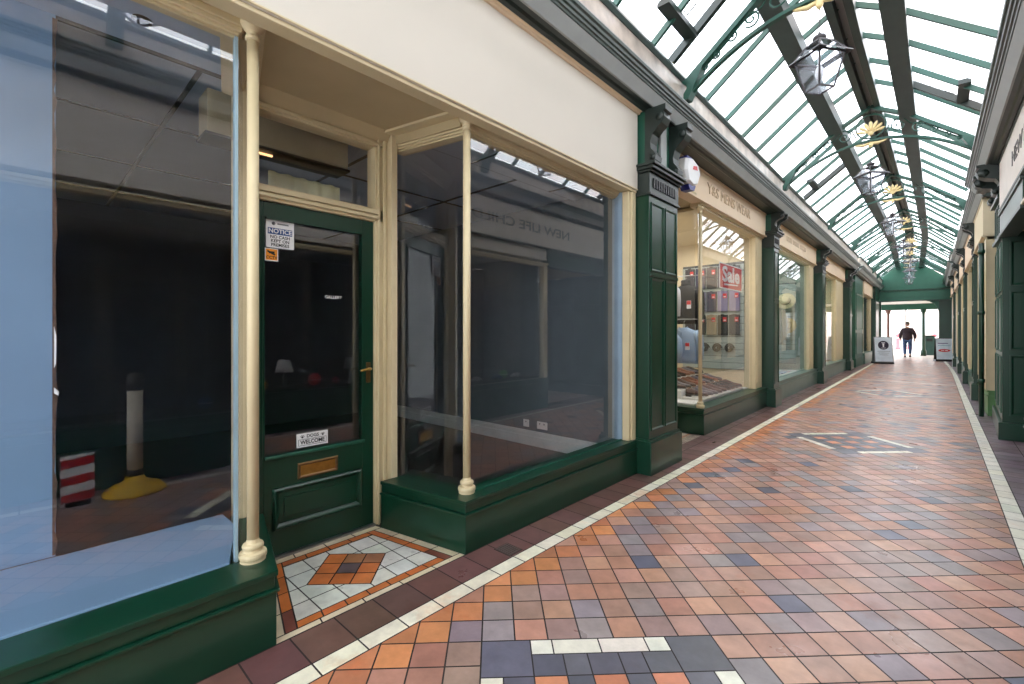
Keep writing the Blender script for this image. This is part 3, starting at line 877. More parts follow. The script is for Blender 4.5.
# ================================================================== GENERIC SHOPS
def shop(side, y0, y1, gy0, gy1, label, T, fz=2.85, riserh=.36, risermat=GREYR, framemat=CREAM, fascmat=PEACHF, room=(CREAMW, 1.6), wn=3, fasc=True, glass=None, corner=False, fface=-1.95, ret=None, rlabel='', flabel='', gx=-2.06, headz=None, ftop=3.235):
    """one shopfront: riser, window, fascia, display room.  side word used for labels"""
    if corner:
        P = [(-2.45, y0 + .03), (-1.93, y0), (-1.93, y1)]
        cl = [(-2.14, y1), (-2.14, y0 + .15), (-2.45, y0 + .18)]
    else:
        P = [(-1.93, y0), (-1.93, y1)]; cl = [(-2.14, y1), (-2.14, y0)]
    t = thing('stall_riser', rlabel, 'stall riser', T(((-1.93), y0, 0)), 'stall risers under the shop windows further along')
    MB(T).prism(offpoly(P, 0) + cl, 0, riserh - .085).build('riser_body', risermat, t, bevel=.003)
    b = MB(T)
    b.prism(offpoly(P, .012) + cl, riserh - .085, riserh - .072)
    b.prism(offpoly(P, -.006) + cl, riserh - .072, riserh - .022)
    b.prism(offpoly(P, .006) + cl, riserh - .022, riserh)
    b.build('riser_moulding', risermat, t, bevel=.003)
    hz = headz or fz
    w = struct('window_%d' % wn, label, 'shop window', T((-2.05, (gy0 + gy1) / 2, riserh)))
    gm = glass or FGLASS
    MB(T).box(gx - .006, gx, gy0, gy1, riserh, hz - .05).build('glass_pane', gm, w)
    if corner:
        b = MB(T); b.slab((-2.45, gy0 - .02), (gx - .02, gy0 - .045), .006, riserh, hz - .05); b.build('glass_pane', gm, w)
    b = MB(T)
    b.box(gx - .04, gx + .05, gy1, y1, riserh, hz)
    if not corner: b.box(gx - .04, gx + .07, y0, gy0, riserh, hz)
    b.box(gx + .05, gx + .062, gy1 + .06, y1 - .06, riserh + .1, hz - .1) if y1 - gy1 > .25 else None
    b.box(gx - .04, gx + .06, y0, y1, hz - .055, hz)
    b.box(gx + .06, gx + .085, y0, y1, hz - .03, hz)
    b.build('window_frame', framemat, w, bevel=.004)
    if fasc:
        f = thing('fascia_board', flabel, 'fascia', T((fface, (y0 + y1) / 2, fz)), None)
        MB(T).box(-2.08, fface, y0 - (1.23 if corner and ret is None else 0 if ret is None else ret), y1, fz, ftop).build('board', fascmat, f, bevel=.004)
        b = MB(T); ya = y0 - (1.23 if corner and ret is None else 0 if ret is None else ret)
        b.box(-2.08, fface + .018, ya, y1, fz - .012, fz + .012); b.box(-2.08, fface + .012, ya, y1, ftop - .03, ftop - .005)
        b.build('fascia_moulding', fascmat, f, bevel=.003)
    else: f = None
    return t, w, f
def display(label, T, ya, yb, z0, z1, depth, wallmat, floormat, endw=True, side='left'):
    w = struct('wall_' + side, label, 'wall', T((-2.3, (ya + yb) / 2, 0)))
    b = MB(T); b.box(-2.16 - depth, -2.12 - depth, ya, yb, 0, z1); b.box(-2.12 - depth, -2.10, yb - .03, yb, 0, z1)
    b.box(-2.12 - depth, -2.10 if ya > 6.2 else -2.46, ya, ya + .02, 0, z1)
    b.build('plaster', wallmat, w)
    MB(T).box(-2.12 - depth, -2.1, ya, yb, z1, z1 + .04).build('bay_ceiling', wallmat, w)
    MB(T).box(-2.12 - depth, -2.13, ya + .02, yb - .03, z0 - .03, z0).build('display_floor', floormat, w)
    return w

# ---- menswear shop (3)
sh = shop('left', 5.63, 8.5, 5.78, 8.13, 'lit menswear shop window with clothes, shoes and a sale poster', TL, fz=2.85, riserh=.32, risermat=GREEN, wn=3, corner=True, glass=GLASS,
          rlabel='green stall riser under the menswear shop window', flabel='cream fascia over the menswear shop with carved capital lettering')
textobj('lettering', 'Y&S MENS WEAR', .19, frameM((-1.947 + offL(7.07), 6.70, 3.04), (0, 1, 0), (0, 0, 1)), LETTER, sh[2], .004, fit=1.8)
colonette('slim cream turned column at the corner of the menswear shop window', -2.0, 5.70, .32, 2.80, TL, r=.022)
# entrance recess
w3 = struct('wall_left', 'cream recess walls of the menswear shop entrance', 'wall', (-3, 5, 0))
b = MB(); b.box(-3.6, -3.5, 4.3, 6.0, 0, 2.9); b.box(-3.6, -2.10, 4.30, 4.38, 0, 2.9); b.build('plaster', CREAMW, w3)
c3 = struct('ceiling', 'cream soffit over the menswear shop entrance', 'soffit', (-3, 5, 2.85))
MB(TL).box(-3.5, -1.98, 4.38, 5.9, 2.86, 2.9).build('soffit_board', SOFF, c3)
SH3W = display('cream display bay walls of the menswear shop', TL, 5.80, 8.17, .34, 2.80, 1.35, CREAMW, paint('pale_display_floor', (226, 228, 224), .4))
# remove the near end wall for a view in: it is glass in the photo, so the bay uses a glazed side
def area(name, loc, sx, sy, power, color=(1, .955, .89)):
    l = bpy.data.lights.new(name, 'AREA'); l.shape = 'RECTANGLE'; l.size = sx; l.size_y = sy; l.energy = power; l.color = color
    o = bpy.data.objects.new(name, l); COL.objects.link(o); o.location = loc; return o
area('shop_downlight', (-2.9, 6.8, 2.78), .8, 1.6, 27)
area('shop_downlight', (-3.0, 10.8, 2.78), .8, 2.2, 26)
area('shop_downlight', (-3.0, 15.6, 2.78), .8, 1.6, 18)

# -- goods in the menswear window
YE = 8.12                                      # face of the bay's end wall
def XofE(px):                                  # helper for setting out along the end wall
    u = (px - 512) / 455; a = math.atan(420 / 455); sn, cs = math.sin(a), math.cos(a)
    return (-sn + cs * u) / (cs + sn * u)
def slatwall(label, x0, x1, y, z0, z1, mat):
    t = thing('slatwall_panel', label, 'display panel', ((x0 + x1) / 2, y, z0))
    b = MB(); n = int((z1 - z0) / .11)
    for k in range(n):
        b.box(x0, x1, y - .018, y, z0 + k * .11 + .008, z0 + (k + 1) * .11)
    b.build('slat_board', mat, t)
    MB().box(x0, x1, y - .006, y, z0, z1).build('groove_back', paint('slat_groove', (70, 78, 80), .6), t)
    return t
slatwall('pale slatted display panel at the end of the menswear window', -3.30, -2.28, YE + .01, .62, 2.42, paint('pale_slatwall', (168, 180, 176), .5))
def packed(label, x, y, z, w, h, mat, grp, tagm=True):
    t = thing('packed_shirt', label, 'packed shirt', (x, y, z), grp)
    b = MB(); b.box(x - w / 2, x + w / 2, y - .035, y, z, z + h); b.build('folded_body', mat, t, bevel=.008)
    b = MB(); b.add([(x - w * .22, y - .037, z + h), (x, y - .040, z + h * .84), (x + w * .22, y - .037, z + h), (x + w * .12, y - .046, z + h + .012), (x - w * .12, y - .046, z + h + .012)], [(0, 1, 2), (0, 2, 3, 4)])
    b.build('collar', mat, t)
    if tagm:
        b = MB(); b.box(x + w * .05, x + w * .4, y - .0405, y - .0365, z + h * .66, z + h * .88); b.build('price_tag', RED, t)
        MB().box(x + w * .12, x + w * .33, y - .0415, y - .0405, z + h * .7, z + h * .76).build('tag_print', WHITE, t)
    return t
DK = [paint('charcoal_cloth', (52, 52, 60), .8), paint('dark_print_cloth', (66, 66, 84), .8, var=.4, scale=60), paint('lilac_cloth', (138, 132, 164), .8), paint('black_cloth', (26, 26, 30), .8), paint('khaki_cloth', (142, 132, 110), .8)]
rows = [(2.0, .36, [0, 1, 0, 1, 0]), (1.60, .34, [2, 2, 1, 2, 2]), (1.20, .34, [0, 3, 4, 3, 0])]
names = [['charcoal', 'dark printed', 'lilac', 'black', 'khaki'][i] for i in range(5)]
for ri, (z, h, kk) in enumerate(rows):
    for ci, k in enumerate(kk):
        x = -3.16 + ci * .185
        packed('%s packed shirt, %s from the left in the %s row on the slats' % (names[k], ['first', 'second', 'third', 'fourth', 'fifth'][ci], ['top', 'middle', 'bottom'][ri]), x, YE - .012, z, .165, h, DK[k], 'packed shirts on the slatted panel')
for ci in range(4):
    x = -3.10 + ci * .20
    t = thing('coiled_belt', 'coiled dark belt hanging under the packed shirts, %s from the left' % ['first', 'second', 'third', 'fourth'][ci], 'belt', (x, YE - .03, .95), 'coiled belts on the slatted panel')
    b = MB(); pts = [(x + r[0], YE - .045, .98 + r[1]) for r in spiral((0, 0), .075, 2.2, 0, 40)]
    b.tube(pts, .014, 6); b.build('belt_strap', DK[3], t)
    b = MB(); b.tube([(x + .055, YE - .045, .955), (x + .095, YE - .045, .955), (x + .095, YE - .045, 1.0), (x + .055, YE - .045, 1.0)], .004, 6, closed=True); b.build('buckle', STEEL, t)
def ell(cx, cy, cz, rx, ry, n=16, rot=0.0, bend=0.0):
    return [(cx + rx * math.cos(2 * PI * k / n), cy + ry * math.sin(2 * PI * k / n), cz) for k in range(n)]
def garment(name, label, cat, x, y, z, mat, cloth='shirt', h=.66, s=1.0, roll=False, grp=None, yaw=0.0, tagred=True):
    """garment on a hanger/bust: hem at z, facing -y"""
    t = thing(name, label, cat, (x, y, z), grp)
    b = MB()
    rings = []
    for (f, rx, ry) in ((0, .215, .085), (.12, .22, .095), (.45, .205, .09), (.7, .215, .10), (.84, .215, .085), (.92, .17, .07), (.97, .09, .06), (1.0, .065, .055)):
        rings.append(ell(x, y, z + h * f, rx * s, ry * s, 20))
    b.loft(rings)
    body = b.build('garment_body', mat, t)
    for sd in (-1, 1):
        b = MB(); b.tube([(x + sd * .17 * s, y, z + h * .86), (x + sd * .225 * s, y - .01, z + h * .74), (x + sd * .25 * s, y - .02, z + h * .5), (x + sd * .255 * s, y - .035, z + h * (.12 if cloth != 'tee' else .5))], [.062 * s, .066 * s, .054 * s, .045 * s], 12)
        b.build('sleeve', mat, t)
    b = MB()
    if roll:
        b.lathe((x, y, z + h * .97), [(.068, 0), (.07, .03), (.064, .035), (.07, .07), (.06, .09), (.03, .092)], 18)
        b.build('roll_collar', mat, t)
    else:
        for sd in (-1, 1):
            b.add([(x, y - .075, z + h * .88), (x + sd * .07, y - .075, z + h * .93), (x + sd * .07, y - .03, z + h * 1.03), (x + sd * .01, y - .06, z + h * .98)], [(0, 1, 2, 3)])
        b.build('collar', mat, t)
        b = MB()
        b.box(x - .009, x + .009, y - .098 * s, y - .085 * s, z + h * .02, z + h * .86)
        b.build('button_placket', mat, t)
    if tagred:
        b = MB(); b.box(x + .06, x + .125, y - .105, y - .10, z + h * .38, z + h * .58); b.build('price_tag', WHITE, t)
        q = MB(); q.box(x + .062, x + .123, y - .107, y - .105, z + h * .48, z + h * .575); q.build('tag_print', RED, t)
    b = MB(); b.tube([(x, y, z + h * .98), (x, y, z + h + .09), (x + .02, y, z + h + .11)], .004, 6); b.tube([(x - .1, y, z + h * .93), (x, y, z + h), (x + .1, y, z + h * .93)], .005, 6)
    b.build('hanger', STEEL, t)
    return t
LB = paint('light_blue_cloth', (140, 164, 192), .85, var=.05, bump=.3, bscale=160)
WC = paint('white_cloth', (188, 190, 196), .85, var=.03)
def rail(label, x0, x1, y, z):
    t = thing('display_rail', label, 'clothes rail', ((x0 + x1) / 2, y, z))
    b = MB(); b.tube([(x0, y, z), (x1, y, z)], .008, 8)
    b.build('rail_bar', STEEL, t)
    for xx in (x0, x1):
        b = MB(); b.tube([(xx, y, z), (xx, y + (7.83 - y), z)], .006, 8); b.build('rail_arm', STEEL, t)
garment('white_shirt', 'white shirt hanging at the upper left of the menswear window', 'shirt', -3.06, 6.72, 1.42, WC, h=.60)
garment('black_jumper', 'black roll-neck jumper hanging upper left in the menswear window', 'jumper', -2.86, 7.14, 1.38, paint('black_knit', (24, 24, 26), .9, bump=.4, bscale=200), h=.62, roll=True)
garment('light_blue_shirt', 'light blue shirt on the left, partly hidden by the green pilaster', 'shirt', -2.98, 6.58, .74, LB, h=.52)
garment('light_blue_shirt', 'light blue shirt with dark trousers under the black jumper', 'shirt', -2.78, 6.88, .78, LB, h=.54)
rail('thin metal rail holding the black jumper and white shirt', -3.3, -2.66, 7.10, 2.13)
rail('thin metal rail holding the light blue shirts', -3.25, -2.66, 6.98, 1.45)
# shoes
def make_shoe(label, mat, solemat, grp):
    t = thing('leather_shoe', label, 'shoe', (0, 0, 0), grp)
    b = MB(); rings = []
    for (f, w, h, zb) in ((0, .020, .05, .02), (.02, .032, .075, .018), (.12, .037, .085, .018), (.28, .034, .082, .016), (.42, .036, .068, .012), (.58, .044, .052, .010), (.75, .047, .042, .010), (.9, .038, .034, .011), (.98, .022, .026, .013), (1.0, .008, .018, .014)):
        yy = f * .285
        ring = []
        for k in range(14):
            a = 2 * PI * k / 14
            ring.append((w * math.cos(a) * (1 if math.sin(a) < 0 else .8 + .2 * abs(math.cos(a))), -yy, zb + h * (.5 + .5 * math.sin(a))))
        rings.append(ring)
    b.loft(rings); b.build('upper', mat, t)
    b = MB(); rings = []
    for (f, w) in ((0, .022), (.05, .034), (.2, .036), (.4, .034), (.6, .046), (.78, .049), (.92, .038), (1.0, .012)):
        rings.append([(w, -f * .29 + .002, .0), (w, -f * .29 + .002, .016), (-w, -f * .29 + .002, .016), (-w, -f * .29 + .002, .0)])
    b.loft(rings, smooth=False); b.box(-.034, .034, -.075, .0, -.016, .002); b.build('sole', solemat, t)
    b = MB()
    for k in range(4): b.tube([(-.018, -.115 - k * .018, .083 - k * .008), (.018, -.115 - k * .018, .083 - k * .008)], .0025, 6)
    b.build('laces', BLACK, t)
    b = MB(); b.lathe((0, -.045, .098), [(.022, 0), (.026, .004), (.02, .006)], 12); b.build('lining', paint('shoe_lining', (150, 110, 80), .7), t)
    return t
SHM = [paint('black_leather', (30, 28, 30), .25), paint('tan_leather', (140, 84, 54), .35), paint('grey_leather', (104, 104, 112), .35), paint('dark_brown_leather', (76, 50, 42), .3)]
SHN = ['black', 'tan', 'grey', 'dark brown']
protos = [make_shoe('', m_, BLACK if i != 1 else paint('tan_sole', (170, 130, 96), .5), 'shoes on the stepped window display') for i, m_ in enumerate(SHM)]
used = [False] * 4
stp = thing('display_steps', 'stepped pale display stand carrying rows of shoes in the menswear window', 'display stand', (-2.6, 6.8, .34))
b = MB()
tiers = [(-2.36, .37, 0), (-2.66, .45, 1), (-2.96, .55, 2)]
for (xx, zz, _) in tiers: b.box(xx - .15, xx + .145, 6.12, 7.85, .342, zz)
b.build('step_boards', paint('white_display_board', (222, 222, 218), .4), stp, bevel=.004)
MB().box(-2.58, -2.565, 6.08, 7.7, .56, .575).build('glass_shelf_edge', STEEL, stp) if False else None
for ti, (xx, zz, _) in enumerate(tiers):
    for k in range(9):
        yy = 6.22 + k * .185
        kind = R.choice([[0, 3, 2, 3], [3, 1, 0, 2], [0, 2, 3, 1]][ti])
        lab = '%s leather shoe, %s from the near end of the %s display step' % (SHN[kind], ['first', 'second', 'third', 'fourth', 'fifth', 'sixth', 'seventh', 'eighth', 'ninth'][k], ['lowest', 'middle', 'top'][ti])
        if not used[kind]: o = protos[kind]; used[kind] = True; o.location = (xx - .13, yy, zz + .018 + slope(yy)); o.rotation_euler = (0, 0, PI / 2 + .35); o['label'] = lab
        else: o = dup(protos[kind], (xx - .13, yy, zz + .018), PI / 2 + .2 + R.uniform(-.08, .08), lab)
for i, u_ in enumerate(used):
    if not u_:
        for ch in list(protos[i].children): bpy.data.objects.remove(ch)
        bpy.data.objects.remove(protos[i])
# folded jumpers near the corner
for i, (xx, yy, m_, n_) in enumerate(((-2.86, 6.02, RED, 'red'), (-2.72, 5.98, DK[3], 'black spotted'), (-2.98, 6.0, DK[4], 'beige'))):
    t = thing('folded_jumper', n_ + ' folded jumper at the near corner of the menswear window', 'jumper', (xx, yy, .56 if False else .55), None)
    b = MB()
    if i == 0: zb = .60
    else: zb = .345
    t.location.z = .345 + slope(yy)
    for k in range(3): b.box(xx - .065, xx + .065, yy - .1, yy + .03, .345 + k * .05, .39 + k * .05)
    b.build('folded_cloth', m_, t, bevel=.018)
# sale poster
SX = -2.06 + offL(7.0) - .010
sp = thing('sale_poster', 'square red poster with white brush lettering hung in the menswear window', 'poster', (SX, 6.93, 1.87))
b = MB(); b.box(SX - .004, SX, 6.60, 7.62, 1.865, 2.235); b.build('white_card', WHITE, sp)
MB().box(SX, SX + .0015, 6.63, 7.59, 1.885, 2.215).build('red_field', RED, sp)
textobj('lettering', 'Sale', .30, frameM((SX + .002, 7.10, 2.075), (0, 1, .02), (0, 0, 1)), WHITE, sp, .0006, bold=.010, fit=.78)
b = MB(); b.add([(SX + .0025, 6.78, 1.945), (SX + .0025, 7.42, 1.965), (SX + .0025, 7.42, 1.945), (SX + .0025, 6.78, 1.92)], [(0, 1, 2, 3)]); b.build('underline', WHITE, sp)
# alarm box
ab = thing('alarm_box', 'white hexagonal alarm box with red mark beside the broad pilaster capital', 'alarm box', (-1.95, 4.83, 2.75))
b = MB()
hx = [(4.66, 3.06), (4.80, 3.09), (4.96, 3.05), (5.02, 2.96), (4.94, 2.83), (4.82, 2.79), (4.68, 2.82), (4.64, 2.93)]
n = len(hx)
def sc_(k, x): 
    cy = 4.83; cz = 2.94
    return [(x, cy + (y - cy) * k, cz + (z - cz) * k) for y, z in hx]
b.loft([sc_(1, -1.955), sc_(1, -1.87), sc_(.86, -1.84)], smooth=False)
b.build('cover', WHITE, ab, bevel=.006)
b = MB(); b.loft([[(x, y, z) for y, z in ((4.72, 2.80), (4.92, 2.82), (4.88, 2.76), (4.76, 2.75))] for x in (-1.955, -1.86)], smooth=False)
b.build('strobe_lens', NAVY, ab)
b = MB(); b.loft([[(x, y, z) for y, z in ((4.72, 3.10), (4.84, 3.10), (4.86, 3.07), (4.70, 3.07))] for x in (-1.955, -1.87)], smooth=False); b.build('top_cap', NAVY, ab)
b = MB(); b.add([(-1.838, 4.80, 3.0), (-1.838, 4.90, 3.02), (-1.838, 4.92, 2.98), (-1.838, 4.86, 2.97), (-1.838, 4.78, 2.96)], [(0, 1, 2, 3, 4)]); b.build('red_mark', RED, ab)

# ---- hat shop (4)
sh4 = shop('left', 8.87, 13.04, 9.0, 12.5, 'hat shop window with straw hats on display', TL, wn=4, rlabel='grey-green stall riser under the hat shop window',
           flabel='cream fascia over the hat shop window with faint lettering', riserh=.36)
b = MB(TL)
lx = 10.0
for wlen in (.42, .5, .62):                      # lettering too faint to read: short raised strokes
    k = 0
    while k < wlen:
        b.box(-1.95, -1.946, lx + k, lx + k + .03, 3.0, 3.09); b.box(-1.95, -1.946, lx + k, lx + k + .06, 3.0 + (.075 if int(k * 100) % 2 else 0), 3.015 + (.075 if int(k * 100) % 2 else 0)); k += .09
    lx += wlen + .14
b.build('faint_lettering', paint('faint_lettering_paint', (206, 182, 146), .5), sh4[2])
display('pale walls of the hat shop display bay', TL, 8.95, 12.55, .34, 2.80, 1.3, paint('pale_green_wall', (190, 198, 184), .7), paint('pale_display_floor', (226, 228, 224), .4))
slatwall('pale slatted display panel behind the straw hats', -3.35, -2.33, 12.31, .5, 2.4, paint('pale_slatwall', (168, 180, 176), .5))
def hat(label, x, y, z, mat, band, tilt, s=1.0):
    t = thing('straw_hat', label, 'hat', (x, y, z), 'straw hats in the hat shop window')
    b = MB(); b.lathe((0, 0, 0), [(.0, .0), (.19 * s, .012), (.20 * s, .02), (.19 * s, .022), (.10 * s, .014), (.095 * s, .07 * s), (.085 * s, .115 * s), (.05 * s, .125 * s), (.0, .118 * s)], 28)
    M = Matrix.Translation((x, y, z)) @ Matrix.Rotation(tilt, 4, 'X')
    b.v = [tuple(M @ Vector(p)) for p in b.v]; b.build('straw_body', mat, t)
    b = MB(); b.lathe((0, 0, 0), [(.098 * s, .018), (.101 * s, .02), (.099 * s, .045), (.096 * s, .046)], 28)
    b.v = [tuple(M @ Vector(p)) for p in b.v]; b.build('hat_band', band, t)
ST = paint('pale_straw', (222, 208, 168), .8, bump=.5, bscale=120); ST2 = paint('golden_straw', (196, 164, 104), .8, bump=.5, bscale=120)
hat('pale straw hat with black band, upper one on the panel', -2.52, 12.20, 1.96, ST, BLACK, 1.2)
hat('golden straw hat with dark band below the pale one', -2.50, 12.20, 1.38, ST2, BLACK, 1.2)
hat('wide golden straw hat at the upper left of the hat window', -2.86, 11.6, 2.12, ST2, BLACK, .3, 1.1)
b_ = MB(); 
for i, (xx, yy, mm, nn) in enumerate(((-3.0, 11.7, DK[0], 'charcoal coat'), (-2.72, 11.9, DK[4], 'khaki coat'))):
    garment(nn.replace(' ', '_'), nn + ' hanging in the hat shop window below the hats', 'coat', xx, yy, .95, mm, h=.9, tagred=False)
    b = MB(); 
for i in range(5):
    yy = 9.6 + i * .5
    t = thing('folded_scarf', 'folded scarf on the pale window floor, %s from the near end' % ['first', 'second', 'third', 'fourth', 'fifth'][i], 'scarf', (-2.42, yy, .343), 'folded scarves on the hat shop window floor')
    MB(TL).box(-2.42, -2.24, yy, yy + .3, .343, .375).build('folded_cloth', [paint('mint_cloth', (170, 214, 200), .8), paint('pink_cloth', (222, 190, 190), .8), WC, LB, WC][i], t, bevel=.012)

# ---- shop 5 (set-back entry and window) and 6
sh5 = shop('left', 14.0, 17.98, 14.15, 16.5, 'third lit window on the left with colourful stock', TL, wn=5, corner=True, rlabel='grey-green stall riser below the narrow third lit window on the left', flabel='plain cream fascia over the third lit window on the left', ret=.48)
colonette('slim cream turned column at the near corner of the third lit window on the left', -2.0, 14.07, .36, 2.80, TL, r=.024)
display('display bay of the third lit window on the left', TL, 14.2, 16.75, .34, 2.80, 1.2, CREAMW, paint('timber_display_floor', (150, 110, 80), .5))
w5 = struct('wall_left', 'recess walls of the narrow entrance beyond the hat shop', 'wall', (-3, 14, 0))
b = MB(TL); b.box(-3.6, -3.5, 13.6, 14.2, 0, 2.9); b.box(-3.5, -2.10, 13.52, 13.58, 0, 2.9); b.build('plaster', CREAMW, w5)
MB(TL).box(-3.5, -1.98, 13.52, 14.2, 2.86, 2.9).build('soffit_board', SOFF, w5)
for i, (c_, n_) in enumerate((((200, 80, 50), 'orange'), ((60, 120, 170), 'blue'), ((220, 210, 190), 'cream'), ((170, 40, 60), 'red'))):
    xx = -2.42 - .24 * (i % 2); zz = .9 + .5 * (i // 2)
    t = thing('framed_print', n_ + ' print hanging in the third lit window on the left', 'picture', (xx, 16.55, zz), 'prints in the third lit window')
    MB().box(xx - .1, xx + .1, 16.5, 16.52, zz, zz + .4).build('frame', BLACK, t, bevel=.004)
    MB().box(xx - .08, xx + .08, 16.495, 16.5, zz + .03, zz + .37).build('print', paint('print_' + n_, c_, .6, var=.5, scale=18), t)
sg = thing('window_poster', 'pale poster with blue and red bands standing low in the third lit window', 'poster', (-2.6, 15.9, .36))
MB().box(-2.75, -2.30, 16.0, 16.015, .36, .86).build('board', WHITE, sg)
b = MB(); b.box(-2.70, -2.35, 15.998, 16.0, .74, .80); b.build('blue_band', BLUE, sg)
b = MB(); b.box(-2.66, -2.42, 15.998, 16.0, .56, .61); b.build('red_band', RED, sg)
# green pier and jamb
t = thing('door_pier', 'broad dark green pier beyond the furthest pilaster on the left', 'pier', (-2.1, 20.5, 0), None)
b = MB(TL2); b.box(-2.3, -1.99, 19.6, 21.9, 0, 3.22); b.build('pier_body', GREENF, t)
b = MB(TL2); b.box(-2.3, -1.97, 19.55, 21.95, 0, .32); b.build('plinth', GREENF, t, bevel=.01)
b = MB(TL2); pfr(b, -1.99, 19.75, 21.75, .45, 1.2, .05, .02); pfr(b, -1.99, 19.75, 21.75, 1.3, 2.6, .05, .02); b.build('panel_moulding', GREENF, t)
t = thing('entrance_jamb', 'plain cream jamb beside the furthest left pilaster', 'jamb', (-2.1, 19, 0), None)
MB(TL).box(-2.3, -1.97, 18.6, 19.6, 0, 3.24).build('jamb_board', PEACHF, t, bevel=.006)
b = MB(TL); b.box(-1.97, -1.955, 18.72, 18.84, .4, 2.8); b.box(-1.97, -1.955, 19.3, 19.42, .4, 2.8); b.build('jamb_moulding', PEACHF, t)
sh6 = shop('left', 22.0, 25.3, 22.15, 24.8, 'furthest shop window on the left below the second cornice', TL2, wn=6, riserh=.42, rlabel='grey stall riser under the furthest window on the left', flabel='cream fascia above the furthest window on the left', fz=2.72)
display('walls of the furthest left display bay', TL2, 22.0, 25.2, .40, 2.70, 1.2, paint('grey_green_wall', (120, 140, 132), .7), paint('grey_display_floor', (150, 156, 152), .5))
t = thing('white_chair', 'white slatted chair standing in the furthest window on the left', 'chair', (-2.55, 24.0, .40))
def chairb(cx, cy, cz):
    for sx in (-.2, .2):
        for sy in (-.2, .2):
            MB().tube([(cx + sx, cy + sy, cz), (cx + sx * .9, cy + sy * .9, cz + .45)], .018, 8).build('leg', WHITE, t)
    MB().box(cx - .22, cx + .22, cy - .22, cy + .22, cz + .45, cz + .48).build('seat', WHITE, t, bevel=.01)
    b = MB()
    for k in range(5): b.box(cx - .2 + k * .09, cx - .16 + k * .09, cy + .19, cy + .21, cz + .48, cz + .95)
    b.box(cx - .22, cx + .22, cy + .185, cy + .215, cz + .93, cz + 1.0); b.build('backrest', WHITE, t)
chairb(-2.55, 24.0, .402)
t = thing('end_pier', 'dark green wall pier at the far left beside the arcade mouth', 'pier', (-2.0, 26.4, 0))
MB(TL2).box(-2.6, -1.86, 25.35, 27.5, 0, 3.3).build('pier_body', GREEN, t)
b = MB(TL2); pfr(b, -1.86, 25.45, 27.4, .4, 2.6, .05, .02); b.build('panel_moulding', GREEN, t)

# ================================================================== RIGHT SIDE
XR = 0.60
# near shop opposite (seen mostly by reflection): riser, window, sign
PRR = [(-1.93, 0), (-1.93, 1)]
shR = shop('right', -2.5, 6.0, -2.3, 5.9, 'long window of the right-hand shop opposite the green door', TR, fz=2.46, riserh=.50, risermat=GREEN, wn=7, framemat=CREAM, fascmat=SIGNB, glass=GLASS,
           rlabel='green stall riser of the near right-hand shop', flabel='pale fascia of the near right-hand shop', headz=2.40, ret=None, gx=-1.99)
RIN = struct('wall_right', 'dark interior of the near right-hand shop', 'wall', (2, 2, 0))
b = MB(); b.box(3.4, 3.5, -2.6, 7.9, 0, 2.6); b.box(.75, 3.4, -2.6, -2.5, 0, 2.6); b.box(.75, 3.4, 5.92, 5.98, 0, 2.62); b.box(2.35, 2.45, 5.98, 7.74, 0, 2.62); b.box(.70, 3.4, 8.05, 8.1, 0, 2.62)
b.build('plaster', WALLG, RIN)
MB().box(.74, 3.4, -2.5, 8.05, 2.55, 2.62).build('room_ceiling', WALLG, RIN)
t = thing('display_shelf', 'dark display shelf with toys inside the right-hand shop window', 'shelf', (.9, 2.5, .5))
b = MB(); b.box(.70, 1.15, -2.0, 5.8, .502, .53); b.box(1.1, 1.13, -2.0, 5.8, 0, .502); b.build('shelf_board', paint('dark_shelf', (60, 50, 46), .6), t)
MB().box(1.95, 2.0, -2.4, 5.8, 0, 2.4).build('back_panel', paint('dark_back_panel', (44, 40, 42), .8), RIN)
toys = [('ball', 'red', RED, 2.75, .085), ('ball', 'orange', ORANGE, 4.35, .07), ('ball', 'green', paint('green_toy', (90, 190, 60), .4), 5.15, .07), ('ball', 'crimson', paint('crimson_toy', (190, 20, 70), .4), 3.05, .05), ('ball', 'yellow', YELLOW, 2.1, .055),
        ('ball', 'lime', paint('lime_toy', (110, 200, 70), .4), 1.75, .05), ('ball', 'blue', BLUE, 1.2, .06)]
for (n_, cn, m_, yy, r_) in toys:
    t = thing('toy_ball', cn + ' toy ball on the shelf of the right-hand shop window', 'ball', (.82, yy, .53), 'toy balls on the window shelf')
    b = MB(); b.lathe((.82, yy, .53 + r_), [(r_ * math.sin(PI * k / 14), -r_ * math.cos(PI * k / 14)) for k in range(15)], 20); b.build('ball_shell', m_, t)
    b = MB(); b.lathe((.82, yy, .53 + r_), [(r_ * 1.005, -.006), (r_ * 1.01, 0), (r_ * 1.005, .006)], 20); b.build('ball_stripe', WHITE, t)
for i, yy in enumerate((2.40, 3.35)):
    t = thing('table_lamp', 'small lamp with %s shade in the right-hand shop window' % ['pale', 'grey'][i], 'lamp', (.95, yy, .53), 'table lamps in the right-hand window')
    b = MB(); b.lathe((.95, yy, .53), [(.06, 0), (.06, .012), (.02, .03), (.03, .08), (.035, .12), (.012, .18), (.012, .24)], 18); b.build('lamp_base', STEEL, t)
    b = MB(); b.lathe((.95, yy, .73), [(.11, 0), (.07, .16)], 20); b.build('lamp_shade', WHITE if i == 0 else GREYB, t)
